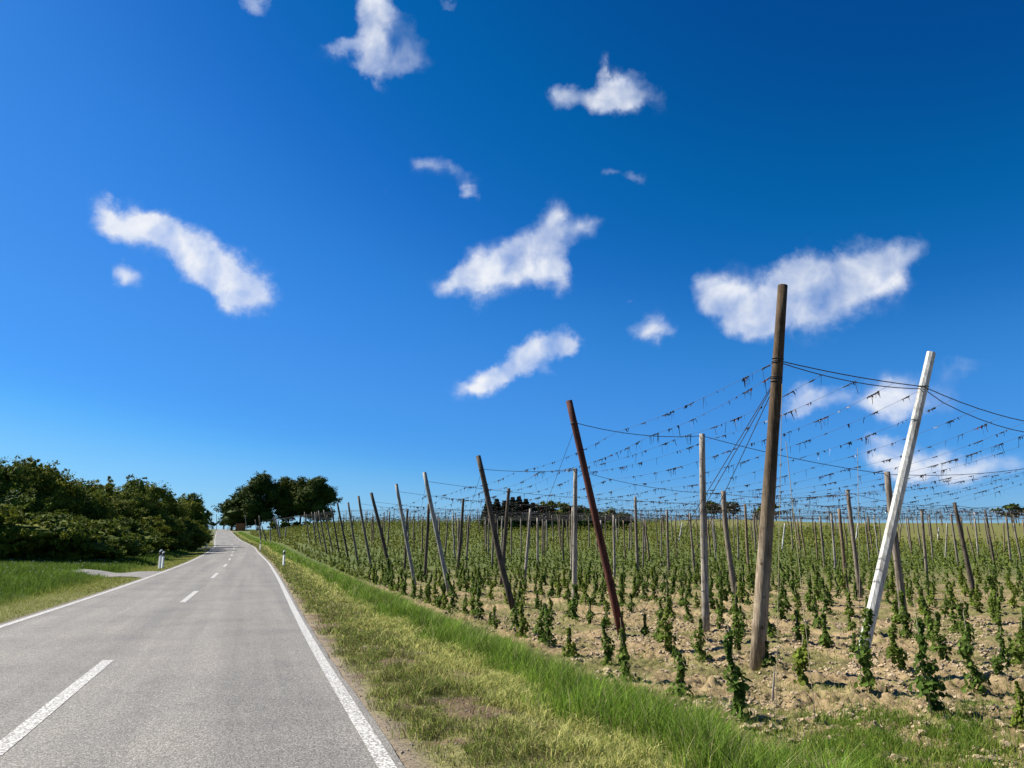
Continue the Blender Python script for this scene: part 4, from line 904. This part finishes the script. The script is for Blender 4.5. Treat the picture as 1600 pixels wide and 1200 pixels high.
# ------------------------------------------------------------------ hop plants
def hop_geo(h, nl, seed, lean=0.0, wide=.13, leaf=.085):
    r = np.random.default_rng(seed); f = r.random(nl) ** .85; z = f * h
    a = r.uniform(0, 6.28, nl); rad = wide * (1.1 - .75 * f) * (.35 + .75 * r.random(nl)) * (1 + .35 * np.sin(z * 13 + seed))
    k2 = (r.random(nl) < .2) & (f < .75); ox = r.uniform(-.11, .11); oy = r.uniform(-.11, .11)
    lump = .65 + .55 * ((np.sin(f * (9 + seed % 5) + seed) > -.2)); rad = rad * lump
    P = np.stack([np.cos(a) * rad + lean * f + k2 * ox + .05 * np.sin(f * 7 + seed), np.sin(a) * rad + k2 * oy, (z + .02) * np.where(k2, .72, 1)], -1)
    N = np.stack([np.cos(a) * .8, np.sin(a) * .8, np.full(nl, .45)], -1) + r.normal(size=(nl, 3)) * .35; N /= np.linalg.norm(N, axis=1, keepdims=True)
    T = np.cross(N, np.tile([0, 0, 1.0], (nl, 1))); T /= np.linalg.norm(T, axis=1, keepdims=True) + 1e-6; B = np.cross(N, T)
    s = (leaf * r.uniform(.55, 1.25, nl) * (1.1 - .45 * f))[:, None]
    V = np.stack([P + B * s * .45, P + T * s * .52 + B * s * .12, P + T * s * .30 - B * s * .38, P - B * s * .62 - N * s * .12, P - T * s * .30 - B * s * .38, P - T * s * .52 + B * s * .12], 1)
    return V.reshape(-1, 3), np.arange(nl * 6).reshape(-1, 6)
PR = []
for k in range(10):
    h = (.55, .7, .8, .95, .85, 1.05, .65, .9, 1.15, .75)[k]
    V, Fq = hop_geo(h, int(130 + 170 * h), 100 + k, (.0, .06, -.05, .03, .1, -.04, .08, 0, .05, -.08)[k], .10 + .018 * (k % 3))
    me = mesh_np('foliage', V, Fq, M['hop'], False, np.repeat(1 + (RNG.random((len(V) // 6, 1)) - .5) * .6, 6, 0) * np.ones(3))
    ln = (.0, .06, -.05, .03, .1, -.04, .08, 0, .05, -.08)[k]
    st = MB().tube([(0, 0, -.06), (.015, .01, h * .4), (ln * .7, -.01, h * .8), (ln, 0, h * 1.25)], [.010, .008, .006, .003], 5).tube([(.04, .02, -.05), (-.02, .0, h * .5), (ln, 0, h)], [.007, .006, .003], 4).mesh('stem', M['twine'])
    PR.append((me, st))
NEARP = [(1160,1137,3,'nearest hop plant, thin, at the grass edge left of the wooden stake'),(1066,1097,1,'slim hop plant standing alone on bare soil left of the tallest brown pole'),(1355,1093,8,'dark leafy hop plant at the foot of the white slanted pole'),(1457,1130,5,'tall hop plant right of the white slanted pole'),(1522,1085,7,'bushy hop plant casting a long shadow at the right'),
 (1253,1076,3,'hop plant just right of the tallest brown pole base'),(978,1072,9,'leaning hop plant with a sprawling foot below the rust red pole'),(890,1032,0,'low hop plant at the grass edge left of the rust red pole'),(1408,1052,4,'small hop plant right behind the white slanted pole base'),(1150,1020,5,'tall hop plant close on the left of the tallest brown pole'),(1096,1036,2,'hop plant between the pale grey and the tallest brown pole bases'),
 (1040,1022,5,'dense tall hop plant below the bleached branch'),(1600,1048,2,'hop plant at the right photo edge'),(1470,1030,5,'hop plant in the second row right of the white slanted pole')]
plants = []
def put_plant(x, Y, k, label, group, sc=1.0):
    z = float(Hz(x, Y)[0]); o = link('hop_plant', None, (x, Y, z)); o.rotation_euler = (rr.uniform(-.08, .08), rr.uniform(-.1, .1), rr.uniform(0, 6.28)); o.scale = (sc, sc, sc * rr.uniform(.9, 1.1))
    tag(o, label, 'hop plant', group)
    for nm, me in zip(('foliage', 'stem'), PR[k]): link(nm, me, parent=o)
taken = []
GP = 'young hop plants in rows on the tilled soil'
for px, py, k, lab in NEARP:
    p = drop(px, py); put_plant(p.x, p.y, k, lab, GP); taken.append((p.x, p.y))
allp = []
for ri in range(0, 60):
    s0 = 5.45 + 2.9 * ri; Y = 9.6 + rr.uniform(0, 1)
    while Y < 262:
        jx = rr.uniform(-.14, .14); x = float(Xr(Y)) + s0 + jx
        if abs(x) < Y * .72 + .5 and not (x / Y > .47 and Y > 132) and not (x / Y > .2 and Y > 185 + rr.uniform(-15, 15)) and rr.random() < .93 and all((x - a) ** 2 + (Y - b) ** 2 > .9 for a, b in taken): allp.append((x * x * .3 + Y * Y, x, Y))
        Y += rr.uniform(1.0, 1.4) if Y < 14 else rr.uniform(.72, 1.05) * (1 if Y < 70 else 1.5)
allp.sort(); nind = 300 - len(NEARP)
for _, x, Y in allp[:nind]:
    px = 800 + 1200 * x / Y * .985
    reg = 'left of the rust red pole' if px < 930 else ('between the rust red and the tallest brown pole' if px < 1190 else 'right of the tallest brown pole')
    put_plant(x, Y, rr.choice((0, 1, 2, 3, 4, 5, 6, 7, 8, 9)), 'young hop plant in the rows ' + reg, 'hop plants in the rows ' + reg, rr.uniform(.58, 1.0) * (1 + min(.25, max(0, Y - 14) * .01)))
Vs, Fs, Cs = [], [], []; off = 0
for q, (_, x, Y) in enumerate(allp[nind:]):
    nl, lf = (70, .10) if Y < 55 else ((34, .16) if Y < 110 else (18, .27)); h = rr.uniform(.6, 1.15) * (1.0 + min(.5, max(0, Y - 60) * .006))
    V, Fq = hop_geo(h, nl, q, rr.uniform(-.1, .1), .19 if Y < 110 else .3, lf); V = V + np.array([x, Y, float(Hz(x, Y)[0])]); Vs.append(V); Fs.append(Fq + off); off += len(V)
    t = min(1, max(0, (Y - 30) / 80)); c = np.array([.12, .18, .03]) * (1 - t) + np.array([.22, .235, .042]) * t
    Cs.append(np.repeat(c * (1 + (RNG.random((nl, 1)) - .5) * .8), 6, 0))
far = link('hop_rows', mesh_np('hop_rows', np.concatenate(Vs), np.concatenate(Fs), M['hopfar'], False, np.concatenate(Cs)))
tag(far, 'mass of young hop plants in rows filling the field up to the crest', 'hop plants', None, 'stuff')
print('plants', len(allp), 'poles', len(POLES) + len(cand))

# ------------------------------------------------------------------ roadside marker posts
def post(px, py, k, label, rz=0.0, group='white roadside marker posts'):
    b = drop(px, py); b.z = float(Hz(b.x, b.y)[0]); o = tag(link('marker_post', None, b), label, 'marker post', group); o.rotation_euler = (0, 0, rz)
    w, d, h = .13 * k, .10 * k, .98 * k
    def prism(z0, z1, g=0.0, slant=0.0):
        V = []; sec = ((-w/2 - g, -d/2 - g), (w/2 + g, -d/2 - g), (w * .32 + g, d/2 + g), (-w * .32 - g, d/2 + g))
        for z, sl in ((z0, slant), (z1, slant)):
            for x, y in sec: V.append((x, y, z + (x / w + .5) * sl))
        me = bpy.data.meshes.new('p'); me.from_pydata(V, [], [(3,2,1,0),(4,5,6,7),(0,1,5,4),(1,2,6,5),(2,3,7,6),(3,0,4,7)]); me.update(); return me
    me = prism(-.1, h, 0, 0); 
    for v in me.vertices:
        if v.co.z > .5: v.co.z += (v.co.x / w) * .09 * k
    me.materials.append(M['wpl']); link('post_body', me, parent=o)
    m2 = prism(.66 * k, .86 * k, .004, .07 * k); m2.materials.append(M['blk']); band = link('black_band', m2, parent=o)
    m3 = MB().box((0, -d/2 - .009, .80 * k), (.045 * k, .008, .13 * k)).mesh('reflector', M['refl'], False); link('reflector', m3, parent=band)
post(249, 889, 1.12, 'white marker post in the grass left of the road by the near track mouth', -.5)
post(253.5, 888, 1.0, 'slightly smaller marker post close behind the near left one', -.7)
post(443, 884, 1.0, 'white marker post on the right verge of the road', -.75)
post(322, 857, 1.0, 'small marker post at the far track mouth left of the road', -.6)
post(406.5, 859, 1.1, 'small far marker post on the right verge near the crest', -.7)

# ------------------------------------------------------------------ rust orange container under the crest trees
b = at_depth(375.5, 828, 336); b.z = float(Gz(b.x, b.y)); dist = b.y; w = 12.5 / 1200 * dist; h = 11 / 1200 * dist
ct = tag(link('container', None, b), 'rust orange box container at the roadside under the big crest tree', 'container')
mb = MB().box((0, 0, h / 2 + .12), (w, w * .7, h))
for k in range(9): mb.box((-w / 2 + w * (k + .5) / 9, -w * .35 - .02, h / 2 + .12), (w / 22, .05, h * .9))
link('container_body', mb.mesh('container_body', M['orange'], False), parent=ct)
link('container_lid', MB().box((0, 0, h + .16), (w * 1.04, w * .74, .08)).mesh('container_lid', M['wood_dark'], False), parent=ct)
for sx in (-1, 1): link('container_foot', MB().box((sx * w * .4, 0, .03), (.2, w * .66, .18)).mesh('container_foot', M['blk'], False), parent=ct)

# ------------------------------------------------------------------ render
S.render.engine = 'CYCLES'; S.cycles.max_bounces = 5; S.cycles.diffuse_bounces = 3; S.cycles.transmission_bounces = 2; S.cycles.caustics_reflective = False
